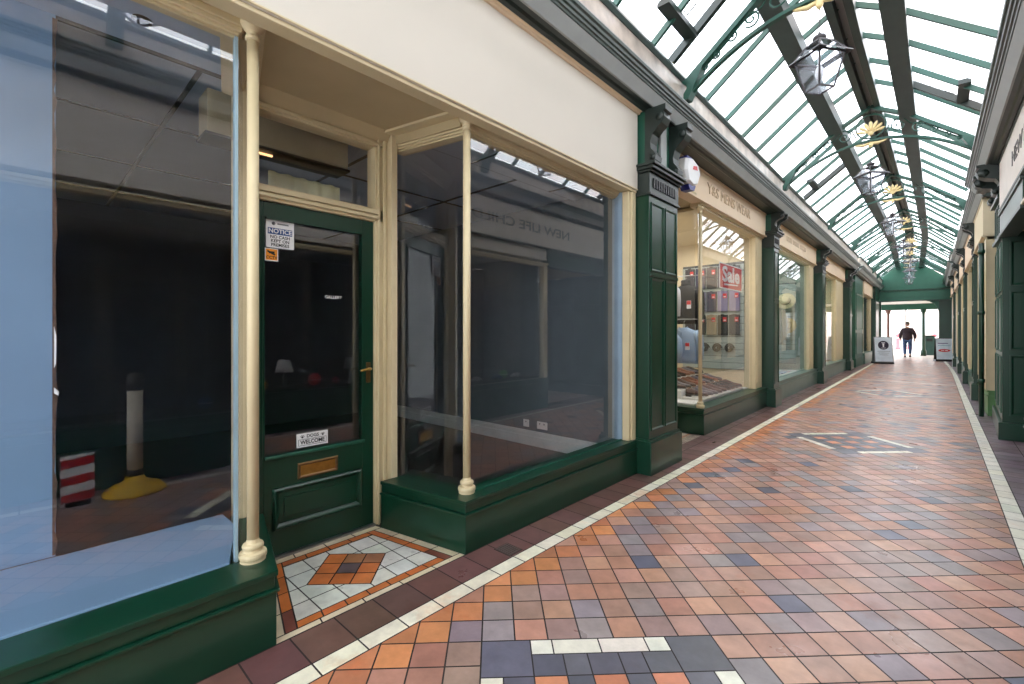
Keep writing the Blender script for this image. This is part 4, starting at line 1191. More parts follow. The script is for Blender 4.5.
for i in range(5):
    yy = 3.7 + i * .43
    t = thing('toy_car', 'small toy car on the right-hand window shelf, %s from the door end' % ['first', 'second', 'third', 'fourth', 'fifth'][i], 'toy car', (.80, yy, .53), 'toy cars on the window shelf')
    b = MB(lambda v: (v[0], v[1], v[2] + .03)); b.loft([[(.77, yy + a, z) for a, z in ((-.09, .515), (-.09, .54), (-.045, .55), (-.02, .575), (.04, .575), (.06, .55), (.09, .54), (.09, .515))], [(.84, yy + a, z) for a, z in ((-.09, .515), (-.09, .54), (-.045, .55), (-.02, .575), (.04, .575), (.06, .55), (.09, .54), (.09, .515))]], smooth=False)
    b.build('car_body', [WHITE, RED, WHITE, BLUE, WHITE][i], t, bevel=.004)
    for sy in (-.055, .055):
        for sx in (.765, .835):
            MB().lathe((sx, yy + sy, .545), [(.015, 0), (.015, .012)], 12, 'x').build('wheel', BLACK, t)
# green beam, big sign and its recess
t = thing('shop_sign', 'long pale sign board with grey capitals above the near right-hand shop', 'sign', (.62, 5.8, 2.66))
MB().box(.575, .612, 3.3, 7.72, 2.66, 3.20).build('sign_board', SIGNB, t, bevel=.004)
b = MB(); b.box(.565, .612, 3.25, 7.76, 2.63, 2.66); b.box(.565, .612, 3.25, 7.76, 3.20, 3.225); b.build('sign_frame', IRON, t, bevel=.003)
textobj('lettering', 'NEW LIFE CHILD', .20, frameM((.573, 5.42, 2.93), (0, -1, 0), (0, 0, 1)), SIGNL, t, .003, bold=.002, fit=2.3)
t = thing('green_lintel', 'dark green beam under the pale sign on the right', 'beam', (.62, 3, 2.36), None)
MB().box(.585, .72, 5.98, 7.82, 2.36, 2.63).build('beam_body', GREEN, t, bevel=.005)
b = MB(); b.box(.57, .72, 5.98, 7.82, 2.345, 2.375); b.box(.57, .72, 5.98, 7.82, 2.60, 2.63); b.build('beam_moulding', IRON, t)
c4 = struct('ceiling', 'pale soffit of the recess under the green beam on the right', 'soffit', (1.2, 7, 2.36))
MB().box(.70, 2.4, 6.0, 7.85, 2.40, 2.43).build('soffit_board', SOFF, c4)
# panelled green pier with return
t = thing('panelled_pier', 'tall dark green panelled pier at the right edge of the view', 'pier', (.7, 8.2, 0))
MB().prism([(.60, 7.75), (2.3, 7.75), (2.3, 7.9), (.78, 8.0), (.80, 9.35), (.66, 9.35)], .16, 2.36).build('pier_body', GREEN, t, bevel=.004)
MB().prism([(.565, 7.70), (2.3, 7.70), (2.3, 7.9), (.80, 8.0), (.82, 9.4), (.63, 9.4)], 0, .20).build('plinth', GREEN, t, bevel=.008)
b = MB()
def pfrY(b, Y, xa, xb, za, zb, w, h=.012):
    prof = [(0, 0), (0, h), (w * .4, h), (w, 0)]
    rings = [[(xa + dd, Y - hh, za + dd), (xb - dd, Y - hh, za + dd), (xb - dd, Y - hh, zb - dd), (xa + dd, Y - hh, zb - dd)] for dd, hh in prof]
    for a, c in zip(rings, rings[1:]):
        for i in range(4):
            j = (i + 1) % 4; b.add([a[i], a[j], c[j], c[i]], [(0, 1, 2, 3)])
for (za, zb) in ((.28, .98), (1.04, 1.72), (1.78, 2.30)): pfrY(b, 7.75, .66, 1.2, za, zb, .03); pfrY(b, 7.75, 1.3, 1.9, za, zb, .03)
b.build('front_panel_moulding', GREEN, t)
b = MB()
for (ya, yb) in ((7.86, 8.5), (8.6, 9.25)):
    xa = .60 + .06 * (ya - 7.75) / 1.6; xb = .60 + .06 * (yb - 7.75) / 1.6
    for (za, zb) in ((.30, .95), (1.02, 1.68), (1.74, 2.3)):
        for (p, q) in (((ya, za), (yb, za)), ((ya, zb), (yb, zb)), ((ya, za), (ya, zb)), ((yb, za), (yb, zb))):
            xp = .598 + .06 * (p[0] - 7.75) / 1.6; xq = .598 + .06 * (q[0] - 7.75) / 1.6
            b.bar((xp, p[0], p[1]), (xq, q[0], q[1]), .016, .016)
b.build('side_panel_moulding', GREENF, t)
t = thing('upper_pilaster', 'short grooved green pilaster with scroll bracket beside the pale sign', 'pilaster', (.62, 8.2, 2.36))
MB().box(.60, .80, 7.78, 8.55, 2.36, 3.24).build('shaft', GREEN, t, bevel=.004)
b = MB()
for ya in (7.84, 8.08, 8.32):
    for (p, q) in (((ya, 2.42), (ya + .17, 2.42)), ((ya, 2.78), (ya + .17, 2.78)), ((ya, 2.42), (ya, 2.78)), ((ya + .17, 2.42), (ya + .17, 2.78))): b.bar((.598, *p), (.598, *q), .014, .014)
b.box(.56, .80, 7.74, 8.6, 2.82, 2.86); b.box(.575, .80, 7.75, 8.58, 2.34, 2.38)
b.build('moulding', GREEN, t)
for ya in (7.80, 8.32):
    out = [(-.04, 0), (.03, 0), (.07, .02), (.08, .06), (.05, .09), (.02, .11), (.02, .15), (.05, .2), (.13, .22), (.19, .26), (.21, .31), (.18, .35), (.21, .36), (.21, .39), (-.04, .39)]
    n = len(out); vs = [(.60 - x, ya, 2.855 + q) for x, q in out] + [(.60 - x, ya + .17, 2.855 + q) for x, q in out]
    b = MB(); b.add(vs, [tuple(range(n)), tuple(range(n, 2 * n))[::-1]] + [(i, (i + 1) % n, n + (i + 1) % n, n + i) for i in range(n)])
    b.lathe((.45, ya - .005, 3.14), [(.05, 0), (.05, .01)], 16, 'y'); b.lathe((.55, ya - .005, 2.90), [(.03, 0), (.03, .01)], 14, 'y')
    b.build('console_bracket', IROND, t)
# dark recess then shops along the right
b = MB(TR); b.box(-3.0, -2.0, 9.3, 9.4, 0, 3.2)
wr = struct('wall_right', 'far right-hand building walls behind the shopfronts', 'wall', (1, 15, 0))
MB(TR).box(-3.3, -3.2, 8, 27.5, 0, 3.3).build('plaster', CREAMW, wr)
MB(TR).box(-3.2, -2.0, 9.35, 9.45, 0, 3.24).build('recess_side', GREEN, wr)
rows = [(9.7, 11.7, 8), (12.2, 15.2, 9), (15.7, 18.7, 10), (19.2, 22.4, 11), (22.9, 25.7, 12)]
for i, (a, b2, wn) in enumerate(rows):
    o_ = ['nearest', 'second', 'third', 'fourth', 'furthest'][i]
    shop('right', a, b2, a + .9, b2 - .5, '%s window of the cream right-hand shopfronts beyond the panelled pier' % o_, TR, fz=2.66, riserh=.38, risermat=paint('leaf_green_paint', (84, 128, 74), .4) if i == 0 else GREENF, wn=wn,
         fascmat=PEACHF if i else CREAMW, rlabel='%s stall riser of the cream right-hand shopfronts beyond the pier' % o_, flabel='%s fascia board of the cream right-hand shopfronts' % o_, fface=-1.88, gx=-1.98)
    display('%s display bay on the right beyond the pier' % o_, TR, a, b2, .36, 2.62, 1.0, CREAMW, paint('grey_display_floor', (150, 156, 152), .5), side='right')
for i, (a, b2) in enumerate(((11.75, 12.15), (15.25, 15.65), (18.75, 19.15), (22.45, 22.85))):
    pilaster('%s green pilaster from the near end along the cream right-hand shopfronts' % ['first', 'second', 'third', 'fourth', 'fifth'][i], a, b2, 2.60, TR, two=False, face=-1.875, backx=-2.1)
t = thing('downpipe', 'green downpipe standing beside the first cream shopfront on the right', 'downpipe', TR((-1.86, 9.62, 0)))
px_, py_, _ = TR((-1.86, 9.62, 0)); b = MB(); b.tube([(px_, py_, 0), (px_, py_, 2.55)], .03, 12); b.build('pipe', GREEN, t)
b = MB()
for zz in (.5, 1.5, 2.4): b.lathe((px_, py_, zz), [(.04, 0), (.04, .05)], 12)
b.build('pipe_collar', GREEN, t)
MB(TR).box(-3.2, -1.97, 25.85, 27.5, 0, 3.3).build('end_panel', GREENF, wr)

# ================================================================== ROOF
ZR = {'s': 3.72, 'p': 4.30, 'r': 4.54}
HW, HP = 1.11, .40
CX = -.66
rf = struct('ceiling', 'glazed arcade roof with green bars and long purlins', 'roof', (CX, 12, 3.7))
def Troof(v): return TC(v)
Y0R, Y1R = -4.0, 27.5
ys = st(Y0R, Y1R, 1.0)
prof = [(-HW, ZR['s']), (-HP, ZR['p']), (0, ZR['r']), (HP, ZR['p']), (HW, ZR['s'])]
trY = [-3.4, .5, 4.33, 8.1, 11.9, 15.5, 19.1, 22.0, 24.7]
edges = [Y0R] + trY[1:] + [Y1R]
for a, b2 in zip(edges, edges[1:]):
    b = MB(Troof); yy = st(a, b2, .7)
    for (p, q) in zip(prof, prof[1:]):
        vs = []; fs = []
        for y in yy: vs += [(CX + p[0], y, p[1] + .035), (CX + q[0], y, q[1] + .035)]
        for k in range(len(yy) - 1): fs.append((2 * k, 2 * k + 1, 2 * k + 3, 2 * k + 2))
        b.add(vs, fs)
    o = b.build('roof_glass', RGLASS, rf)
bars = []
for a, b2 in zip(edges, edges[1:]):
    n = 6 if b2 - a > 3.2 else 5
    for k in range(n):
        if k == 0 and a in trY: continue
        y = a + (b2 - a) * k / n
        b = MB(Troof)
        for p, q in zip(prof, prof[1:]):
            b.bar((CX + p[0], y, p[1]), (CX + q[0], y, q[1]), .028, .05)
        b.build('glazing_bar', ROOFG, rf)
def purlin(x, z, w, h, name='purlin', mat=BEAMG):
    b = MB(Troof); b.extr([(CX + x - w / 2, z - h / 2), (CX + x + w / 2, z - h / 2), (CX + x + w / 2, z + h / 2), (CX + x - w / 2, z + h / 2)], ys)
    return b
purlin(-HP, ZR['p'] - .09, .17, .16).build('purlin', BEAMG, rf)
purlin(HP, ZR['p'] - .09, .17, .16).build('purlin', BEAMG, rf)
b = purlin(-.075, ZR['r'] - .08, .07, .17); 
b2_ = purlin(.075, ZR['r'] - .08, .07, .17); b.v += []; o = len(b.v); b.v += b2_.v; b.f += [[i + o for i in f] for f in b2_.f]; b.m += b2_.m; b.sm += b2_.sm
b.build('ridge_beam', BEAMG, rf)
purlin(0, ZR['r'] - .03, .16, .03).build('ridge_board', GREYB, rf)
for (sd, y, f0, f1) in ((-1, 3.75, .10, .16), (1, 7.0, .05, .12), (-1, 9.6, .2, .26)):
    b = MB(Troof)
    def pt(f, y): return (CX + sd * (HW + (HP - HW) * f), y, ZR['s'] + (ZR['p'] - ZR['s']) * f)
    b.bar(pt(.28, y - .28), pt(.28, y + .3), .10, .05); b.bar(pt(.02, y + .3), pt(.98, y + .3), .05, .07)
    b.build('vent_frame', IROND, rf)
    b = MB(Troof); q = pt(.36, y); b.tube([q, (q[0] - sd * .02, q[1], q[2] - .05), (q[0] - sd * .10, q[1], q[2] + .01)], .006, 6); b.build('vent_lever', IRON, rf)

# -- trusses
def make_truss(label):
    t = thing('roof_truss', label, 'roof truss', (CX, 0, 3.4), 'cast iron trusses across the glazed roof')
    b = MB()
    for sd in (-1, 1):
        P = [(CX + sd * 1.08, 0, 3.62), (CX + sd * HP, 0, 4.17), (CX, 0, 4.40)]
        for p, q in zip(P, P[1:]): b.bar(p, q, .07, .045)
    b.build('top_chord', ROOFG, t)
    arc = []
    for k in range(25):
        a = -1 + 2 * k / 24
        arc.append((CX + a * 1.05, 0, 3.50 + .43 * (1 - abs(a) ** 2.1)))
    b = MB()
    for p, q in zip(arc, arc[1:]): b.bar(p, q, .05, .03)
    b.build('bottom_chord', ROOFG, t)
    b = MB()
    for sd in (-1, 1):
        for (x, z, r, turn) in ((.30, 4.06, .095, 1), (.50, 3.99, .075, -1), (.66, 3.90, .052, 1), (.79, 3.80, .036, -1), (.89, 3.72, .026, 1)):
            pts = [(CX + sd * (x + p[0]), 0, z + p[1]) for p in spiral((0, 0), r, 1.5, PI * .3 * turn, 26, turn)]
            b.tube(pts, .0085, 5)
        b.tube([(CX + sd * .16, 0, 4.0), (CX + sd * .22, 0, 4.14), (CX + sd * .33, 0, 4.16), (CX + sd * .42, 0, 4.05), (CX + sd * .56, 0, 4.0), (CX + sd * .7, 0, 3.87), (CX + sd * .92, 0, 3.70)], .008, 5)
    b.tube([(CX + .165 * math.cos(a * PI / 12), 0, 4.13 + .165 * math.sin(a * PI / 12)) for a in range(24)], .011, 6, closed=True)
    b.build('scrollwork', ROOFG, t)
    b = MB()
    for k in range(7):
        a = PI * (.08 + .84 * k / 6)
        dx, dz = math.cos(a), math.sin(a)
        c0 = Vector((CX, 0, 4.04)); rings = []
        for (f, w) in ((.02, .007), (.07, .015), (.11, .022), (.145, .018), (.165, .005)):
            c = c0 + Vector((dx, 0, dz)) * f
            rings.append([tuple(c + Vector((-dz, 0, dx)) * w * math.cos(2 * PI * j / 8) + Vector((0, .014, 0)) * math.sin(2 * PI * j / 8)) for j in range(8)])
        b.loft(rings)
    b.lathe((CX, -.012, 4.04), [(.03, 0), (.035, .012), (.03, .024)], 14, 'y')
    b.build('gold_anthemion', GOLD, t)
    b = MB()
    for sd in (-1, 1):
        b.tube([(CX, 0, 3.90), (CX + sd * .08, 0, 3.88), (CX + sd * .16, 0, 3.90), (CX + sd * .20, 0, 3.93)], [.018, .022, .016, .008], 8)
    b.lathe((CX, 0, 3.83), [(.006, 0), (.022, .02), (.03, .045), (.02, .075), (.008, .09)], 12)
    b.build('gold_leaf_spray', GOLD, t)
    for sd in (-1, 1):
        b = MB()
        x = CX + sd * 1.0
        out = [(0.03, 0), (.075, .0), (.075, .06), (.045, .10), (.045, .2), (-.02, .235), (-.10, .26), (-.05, .16), (-.01, .08)]
        n = len(out)
        vs = [(x + sd * p, -.05, 3.46 + q) for p, q in out] + [(x + sd * p, .05, 3.46 + q) for p, q in out]
        b.add(vs, [tuple(range(n)), tuple(range(n, 2 * n))[::-1]] + [(i, (i + 1) % n, n + (i + 1) % n, n + i) for i in range(n)])
        b.build('end_bracket', ROOFG, t)
    return t
ordn = ['first', 'second', 'third', 'fourth', 'fifth', 'sixth', 'seventh', 'eighth', 'ninth']
vis = [y for y in trY if y > 1]
tp = make_truss('')
k = 0
for y in trY:
    lab = ('%s gilded scrollwork truss from the camera along the glazed roof' % ordn[k]) if y > 1 else 'scrollwork truss near or behind the camera position'
    if y > 1: k += 1
    loc = (CX + offC(y), y, 3.4)
    if y == trY[0]: tp.location = loc; tp['label'] = 'scrollwork truss furthest behind the camera position'
    else: dup(tp, loc, None, lab)

# -- lanterns
def make_lantern():
    t = thing('hanging_lantern', '', 'lantern', (0, 0, 0), 'hanging lanterns along the arcade')
    F = paint('lantern_metal', (58, 54, 58), .4, var=.1)
    # origin at the bottom; size: eave half .195, base half .095, body .27, roof .2
    def sq(h, z): return [(h, h, z), (-h, h, z), (-h, -h, z), (h, -h, z)]
    b = MB()
    A, B_ = sq(.080, .0), sq(.140, .27)
    for i in range(4):
        b.bar(A[i], B_[i], .012, .012); b.bar(A[i], A[(i + 1) % 4], .012, .012); b.bar(B_[i], B_[(i + 1) % 4], .014, .014)
    b.build('frame', F, t)
    for i in range(4):
        j = (i + 1) % 4
        g = MB(); q = [Vector(A[i]) * .97, Vector(A[j]) * .97, Vector(B_[j]) * .97, Vector(B_[i]) * .97]
        q = [Vector((v.x, v.y, p[2])) for v, p in zip(q, (A[i], A[j], B_[j], B_[i]))]
        nn = (q[1] - q[0]).cross(q[3] - q[0]).normalized() * .003
        vs = [tuple(v) for v in q] + [tuple(v + nn) for v in q]
        g.add(vs, [(0, 1, 2, 3), (7, 6, 5, 4), (0, 4, 5, 1), (1, 5, 6, 2), (2, 6, 7, 3), (3, 7, 4, 0)])
        g.build('glass_pane', LGLASS, t)
    g = MB(); g.box(-.075, .075, -.075, .075, -.002, .002); g.build('bottom_glass', LGLASS, t)
    b = MB()
    E1, E2 = sq(.185, .262), sq(.150, .285)
    E3, E4 = sq(.180, .275), sq(.150, .292)
    for i in range(4):
        j = (i + 1) % 4
        b.add([E1[i], E1[j], E2[j], E2[i], E3[i], E3[j], E4[j], E4[i]], [(0, 1, 2, 3), (7, 6, 5, 4), (0, 4, 5, 1), (1, 5, 6, 2), (2, 6, 7, 3), (3, 7, 4, 0)])
    b.build('eave', F, t)
    H1, H2 = sq(.148, .29), sq(.078, .385)
    b = MB()
    for i in range(4):
        b.bar(H1[i], H2[i], .014, .012); b.bar(H2[i], H2[(i + 1) % 4], .014, .012)
    b.box(-.078, .078, -.078, .078, .385, .392); b.build('hood_frame', F, t)
    g = MB()
    for i in range(4):
        j = (i + 1) % 4
        q = [Vector(H1[i]), Vector(H1[j]), Vector(H2[j]), Vector(H2[i])]; nn = (q[1] - q[0]).cross(q[3] - q[0]).normalized() * .003
        g.add([tuple(v) for v in q] + [tuple(v + nn) for v in q], [(0, 1, 2, 3), (7, 6, 5, 4), (0, 4, 5, 1), (1, 5, 6, 2), (2, 6, 7, 3), (3, 7, 4, 0)])
    g.build('hood_glass', LGLASS, t)
    b = MB(); b.lathe((0, 0, .392), [(.03, 0), (.025, .02), (.055, .03), (.06, .045), (.05, .06), (.02, .065), (.012, .09)], 20); b.build('finial', F, t)
    b = MB(); b.lathe((0, 0, .08), [(.012, .20), (.012, .12), (.03, .10), (.035, .04), (.02, 0)], 14); b.build('bulb', WHITE, t)
    b = MB()
    z = .49; k = 0
    while z < .80:
        c = [(math.cos(a * PI / 4) * .008 if k % 2 else 0, 0 if k % 2 else math.cos(a * PI / 4) * .008, z + .012 + .013 * math.sin(a * PI / 4)) for a in range(8)]
        b.tube(c, .0025, 4, closed=True); z += .02; k += 1
    b.build('chain', F, t)
    return t
lp = make_lantern()
# scale lantern to measured size
LY = [.5, 4.33, 8.1, 11.9, 15.5, 19.1, 22.0, 24.7]
k = 0
for i, y in enumerate(LY):
    lab = ('%s hanging lantern from the camera along the centre of the arcade' % ordn[k]) if y > 1 else 'glass lantern hanging behind the camera view'
    if y > 1: k += 1
    loc = (CX + offC(y), y, 3.19)
    if i == 0: lp.location = (loc[0], loc[1], loc[2]); lp.scale = (.84, .84, .94); lp['label'] = lab; lp.rotation_euler = (0, 0, 0.9)
    else: dup(lp, loc, 0.9 + R.uniform(-.08, .08), lab)

# ================================================================== FAR END
ew = struct('wall_back', 'green gable wall and beam closing the glazed roof at the far end', 'wall', (-.8, 27.5, 2.6))
b = MB(); yE = 27.5; cx = CX + offC(yE)
b.prism([(0, 0), (1, 0), (1, 1), (0, 1)], 0, 1); b = MB()
gab = [(cx - 1.5, 3.15), (cx + 1.5, 3.15), (cx + 1.5, 3.6), (cx + HW, 3.76), (cx + HP, 4.36), (cx, 4.6), (cx - HP, 4.36), (cx - HW, 3.76), (cx - 1.5, 3.6)]
n = len(gab)
b.add([(x, yE, z) for x, z in gab] + [(x, yE + .15, z) for x, z in gab], [tuple(range(n)), tuple(range(n, 2 * n))[::-1]] + [(i, (i + 1) % n, n + (i + 1) % n, n + i) for i in range(n)])
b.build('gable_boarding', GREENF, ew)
b = MB(); b.box(cx - 1.6, cx + 1.6, yE - .08, yE + .15, 2.66, 3.15); b.build('main_beam', GREENF, ew, bevel=.01)
b = MB(); b.box(cx - 1.6, cx + 1.6, yE - .12, yE + .1, 3.13, 3.18); b.box(cx - 1.6, cx + 1.6, yE - .11, yE + .1, 2.64, 2.68); b.build('beam_moulding', GREEN, ew)
b = MB(); b.box(-3.2, cx - .98, yE, yE + .2, 0, 3.2); b.box(cx + 1.0, 2.2, yE, yE + .2, 0, 3.2); b.build('side_piers', GREEN, ew)
b = MB()
ar = [(cx + 1.0, 2.1), (cx + .96, 2.3), (cx + .86, 2.48), (cx + .70, 2.60), (cx + .5, 2.66), (cx + 1.0, 2.66)]
n = len(ar); b.add([(x, yE - .05, z) for x, z in ar] + [(x, yE + .05, z) for x, z in ar], [tuple(range(n)), tuple(range(n, 2 * n))[::-1]] + [(i, (i + 1) % n, n + (i + 1) % n, n + i) for i in range(n)])
b.build('curved_bracket', GREENF, ew)
# covered walkway beyond
pv = struct('ceiling', 'pale flat ceiling of the covered walkway at the arcade mouth', 'ceiling', (-.8, 30, 2.7))
MB().box(-5, 4.0, 27.65, 33.0, 2.78, 2.85).build('ceiling_board', paint('pale_walkway_ceiling', (214, 214, 210), .7), pv)
MB().box(-5, 4.0, 32.85, 33.0, 2.46, 2.78).build('outer_beam', GREENF, pv)
MB().extr([(-8, -.08), (7, -.08), (7, -.004), (-8, -.004)], [29.0, 34.0, 60]).build('street_paving', paint('pale_street_paving', (186, 172, 164), .6, var=.08, scale=3), fl)
for i, (xx, yy) in enumerate(((-1.78, 32.6), (-.33, 32.2))):
    t = thing('iron_post', ['slim reddish iron post behind the left sandwich board', 'slim dark green iron post right of the walking man'][i], 'post', (xx, yy, 0))
    m_ = paint('red_brown_post', (104, 70, 62), .4) if i == 0 else GREEN
    b = MB(); b.lathe((xx, yy, 0), [(.12, 0), (.12, .25), (.09, .3), (.07, .35), (.06, 2.2), (.07, 2.25), (.11, 2.32), (.12, 2.47)], 16); b.build('post_shaft', m_, t)
    b = MB(); b.lathe((xx, yy, 2.42), [(.12, 0), (.15, .02), (.15, .05)], 16); b.build('post_cap', m_, t)
# right-hand shop run in the walkway
t = struct('wall_right', 'green and cream shopfront inside the covered walkway', 'wall', (.7, 30, 0))
b = MB(); b.box(.35, .6, 27.7, 33, 0, 2.78); b.build('plaster', CREAMW, t)
b = MB()
for yy in (28.6, 30.2, 31.8): b.box(.31, .36, yy, yy + .3, 0, 2.78)
b.build('green_posts', GREEN, t)
# litter bin, bollards, parked car, pale buildings outside
t = thing('litter_bin', 'dark green litter bin beside the iron post beyond the arcade mouth', 'litter bin', (-.08, 33.4, 0))
b = MB(); b.box(-.32, .12, 33.2, 33.6, .0, 1.0); b.build('bin_body', paint('bin_green', (40, 70, 66), .4), t, bevel=.03)
b = MB(); b.box(-.35, .15, 33.17, 33.63, 1.0, 1.08); b.build('bin_lid', IROND, t, bevel=.02)
MB().box(-.22, .02, 33.185, 33.2, .75, .9).build('bin_opening', BLACK, t)
for i, (xx, yy) in enumerate(((-1.85, 44), (-1.25, 46), (.15, 45))):
    t = thing('red_bollard', 'red street bollard far outside, %s from the left' % ordn[i], 'bollard', (xx, yy, 0), 'red bollards in the street')
    b = MB(); b.lathe((xx, yy, 0), [(.16, 0), (.16, .1), (.12, .14), (.11, .95), (.14, 1.0), (.14, 1.06), (.06, 1.16)], 16); b.build('bollard_body', paint('pale_red_paint', (214, 96, 104), .5), t)
    b = MB(); b.lathe((xx, yy, .8), [(.125, 0), (.125, .08)], 16); b.build('reflective_band', WHITE, t)
def buildng(x0, x1, y, h, label, m_):
    t = thing('street_building', label, 'building', ((x0 + x1) / 2, y, 0))
    MB().box(x0, x1, y, y + 6, 0, h).build('wall', m_, t)
    n = max(2, int((x1 - x0) / 2.4))
    for k in range(n):
        for zz in (1.0, 4.2):
            cxx = x0 + (k + .5) * (x1 - x0) / n
            wf = MB().box(cxx - .6, cxx + .6, y - .05, y, zz, zz + 1.7).build('window', WHITE, t)
            MB().box(cxx - .5, cxx + .5, y - .06, y - .05, zz + .1, zz + 1.6).build('pane', paint('pale_pane', (190, 204, 214), .2), wf)
buildng(-9, -1.9, 56, 7.5, 'pale rendered building across the bright street, left of the man', paint('pale_render', (232, 228, 222), .7))
buildng(-1.7, 7, 58, 7, 'pale brick building across the bright street, right of the man', paint('pale_pink_brick', (226, 208, 200), .7))

# -- sandwich boards
def aboard(label, x, y, rot, w, h):
    t = thing('sandwich_board', label, 'sandwich board', (x, y, 0))
    t.rotation_euler = (0, 0, rot)
    M = Matrix.Translation((x, y, 0))
    lean = .16
    for sd, nm in ((-1, 'front_panel'), (1, 'rear_panel')):
        b = MB()
        b.v = []; 
        def pp(u, f, o): return (x + u, y + sd * (lean * (1 - f) + .012) + sd * o, .06 + (h - .06) * f)
        def board(u0, u1, f0, f1, o0, o1):
            vs = [pp(u0, f0, o0), pp(u1, f0, o0), pp(u1, f1, o0), pp(u0, f1, o0), pp(u0, f0, o1), pp(u1, f0, o1), pp(u1, f1, o1), pp(u0, f1, o1)]
            return (vs, [(0, 3, 2, 1), (4, 5, 6, 7), (0, 1, 5, 4), (1, 2, 6, 5), (2, 3, 7, 6), (3, 0, 4, 7)])
        b.add(*board(-w / 2, w / 2, 0, 1, -.012, .008))
        fr = b.build(nm, paint('board_frame_grey', (120, 124, 124), .4) if 'dark circle' in label else BLACK, t, bevel=.01)
        b = MB(); b.add(*board(-w / 2 + .025, w / 2 - .025, .03, .975, .008, .011)); b.build('poster_sheet', paint('poster_pale_blue', (214, 224, 232), .4), fr)
    b = MB(); b.box(x - w / 2 - .01, x + w / 2 + .01, y - lean - .06, y + lean + .06, 0, .07); b.build('water_base', BLACK, t, bevel=.02)
    return t, lean, h
def bpt(t, x, y, lean, h, u, z, o=.012):
    f = (z - .06) / (h - .06)
    return (x + u, y - (lean * (1 - f) + .012) - o, z)
def slope_frame(x, y, lean, h, u, z, o):
    p = bpt(None, x, y, lean, h, u, z, o); up = Vector((0, lean, h - .06)).normalized()
    return frameM(p, (1, 0, 0), up)
def disc(b, x, y, lean, h, u, z, rx, rz, o, n=28):
    c = [bpt(None, x, y, lean, h, u + rx * math.cos(2 * PI * k / n), z + rz * math.sin(2 * PI * k / n), o) for k in range(n)]
    c2_ = [(p[0], p[1] - .002, p[2]) for p in c]
    b.loft([c, c2_], smooth=False)
xa, ya = -1.42, 22.9
t1, ln, hh = aboard('white sandwich board with dark circle emblem on the left of the far walkway', xa, ya, 0.0, .60, 1.05)
t1.rotation_euler = (0, 0, .35)
b = MB(); disc(b, xa, ya, ln, hh, 0, .72, .17, .17, .0135); b.build('dark_circle', paint('deep_purple_print', (44, 36, 54), .4), t1)
b = MB()
def bar_on(b, u0, u1, z0, z1, o):
    vs = [bpt(None, xa, ya, ln, hh, u, z, oo) for oo in (o, o + .001) for (u, z) in ((u0, z0), (u1, z0), (u1, z1), (u0, z1))]
    b.add(vs, [(0, 3, 2, 1), (4, 5, 6, 7), (0, 1, 5, 4), (1, 2, 6, 5), (2, 3, 7, 6), (3, 0, 4, 7)])
bar_on(b, -.06, .06, .81, .83, .0165); bar_on(b, -.022, .022, .65, .79, .0165); bar_on(b, -.07, .07, .605, .62, .0165); bar_on(b, -.04, .04, .76, .785, .0165)
b.build('white_emblem', WHITE, t1)
b = MB()
for k in range(3): bar_on(b, -.2 + k * .03, .2 - k * .03, .48 - k * .07, .495 - k * .07, .0135)
b.build('grey_print_line', paint('grey_print', (120, 124, 128), .5), t1)
xa, ya = .36, 26.6
t2, ln, hh = aboard('sandwich board with red oval on the right by the arcade mouth', xa, ya, 0, .56, .98)
b = MB(); disc(b, xa, ya, ln, hh, 0, .46, .19, .06, .0135); b.build('red_oval', RED, t2)
b = MB(); bar_on(b, -.2, .12, .745, .775, .0135); b.build('purple_line', paint('purple_print', (90, 40, 110), .5), t2)
b = MB(); bar_on(b, -.2, .2, .66, .675, .0135); b.build('blue_line', paint('teal_print', (90, 150, 180), .5), t2)
b = MB(); bar_on(b, -.11, -.01, .45, .475, .0165); bar_on(b, .02, .11, .45, .475, .0165); b.build('white_letters', WHITE, t2)
t2.rotation_euler = (0, 0, .2)

# -- barrier and post standing by the near right wall (seen reflected in the left window)
t = thing('post_with_base', 'pale post with black top on a yellow base by the near right wall', 'post', (.37, .62, 0))
b = MB(); b.lathe((.37, .62, 0), [(.20, 0), (.20, .02), (.15, .06), (.07, .09), (.06, .13)], 24); b.build('yellow_base', YELLOW, t)
b = MB(); b.lathe((.37, .62, .12), [(.05, 0), (.045, .06)], 18); b.build('black_collar', BLACK, t)
b = MB(); b.lathe((.37, .62, .18), [(.05, 0), (.05, .62)], 18); b.build('pale_post', paint('pale_post_plastic', (205, 196, 180), .5), t)
b = MB(); b.lathe((.37, .62, .80), [(.055, 0), (.055, .12), (.03, .14)], 18); b.build('black_top', BLACK, t)
t = thing('striped_barrier_board', 'red and white striped barrier board by the near right wall', 'barrier', (.34, .30, 0))
b = MB(); b.box(.32, .36, .20, .38, .0, .36); b.build('white_board', WHITE, t)
b = MB()
for k in range(3):
    z = .02 + k * .125
    b.add([(.318, .20, z), (.318, .38, z + .02), (.318, .38, z + .08), (.318, .20, z + .06)], [(0, 1, 2, 3)])
b.build('red_stripes', RED, t)
b = MB(); b.box(.28, .40, .22, .36, 0, .03); b.build('rubber_foot', BLACK, t)

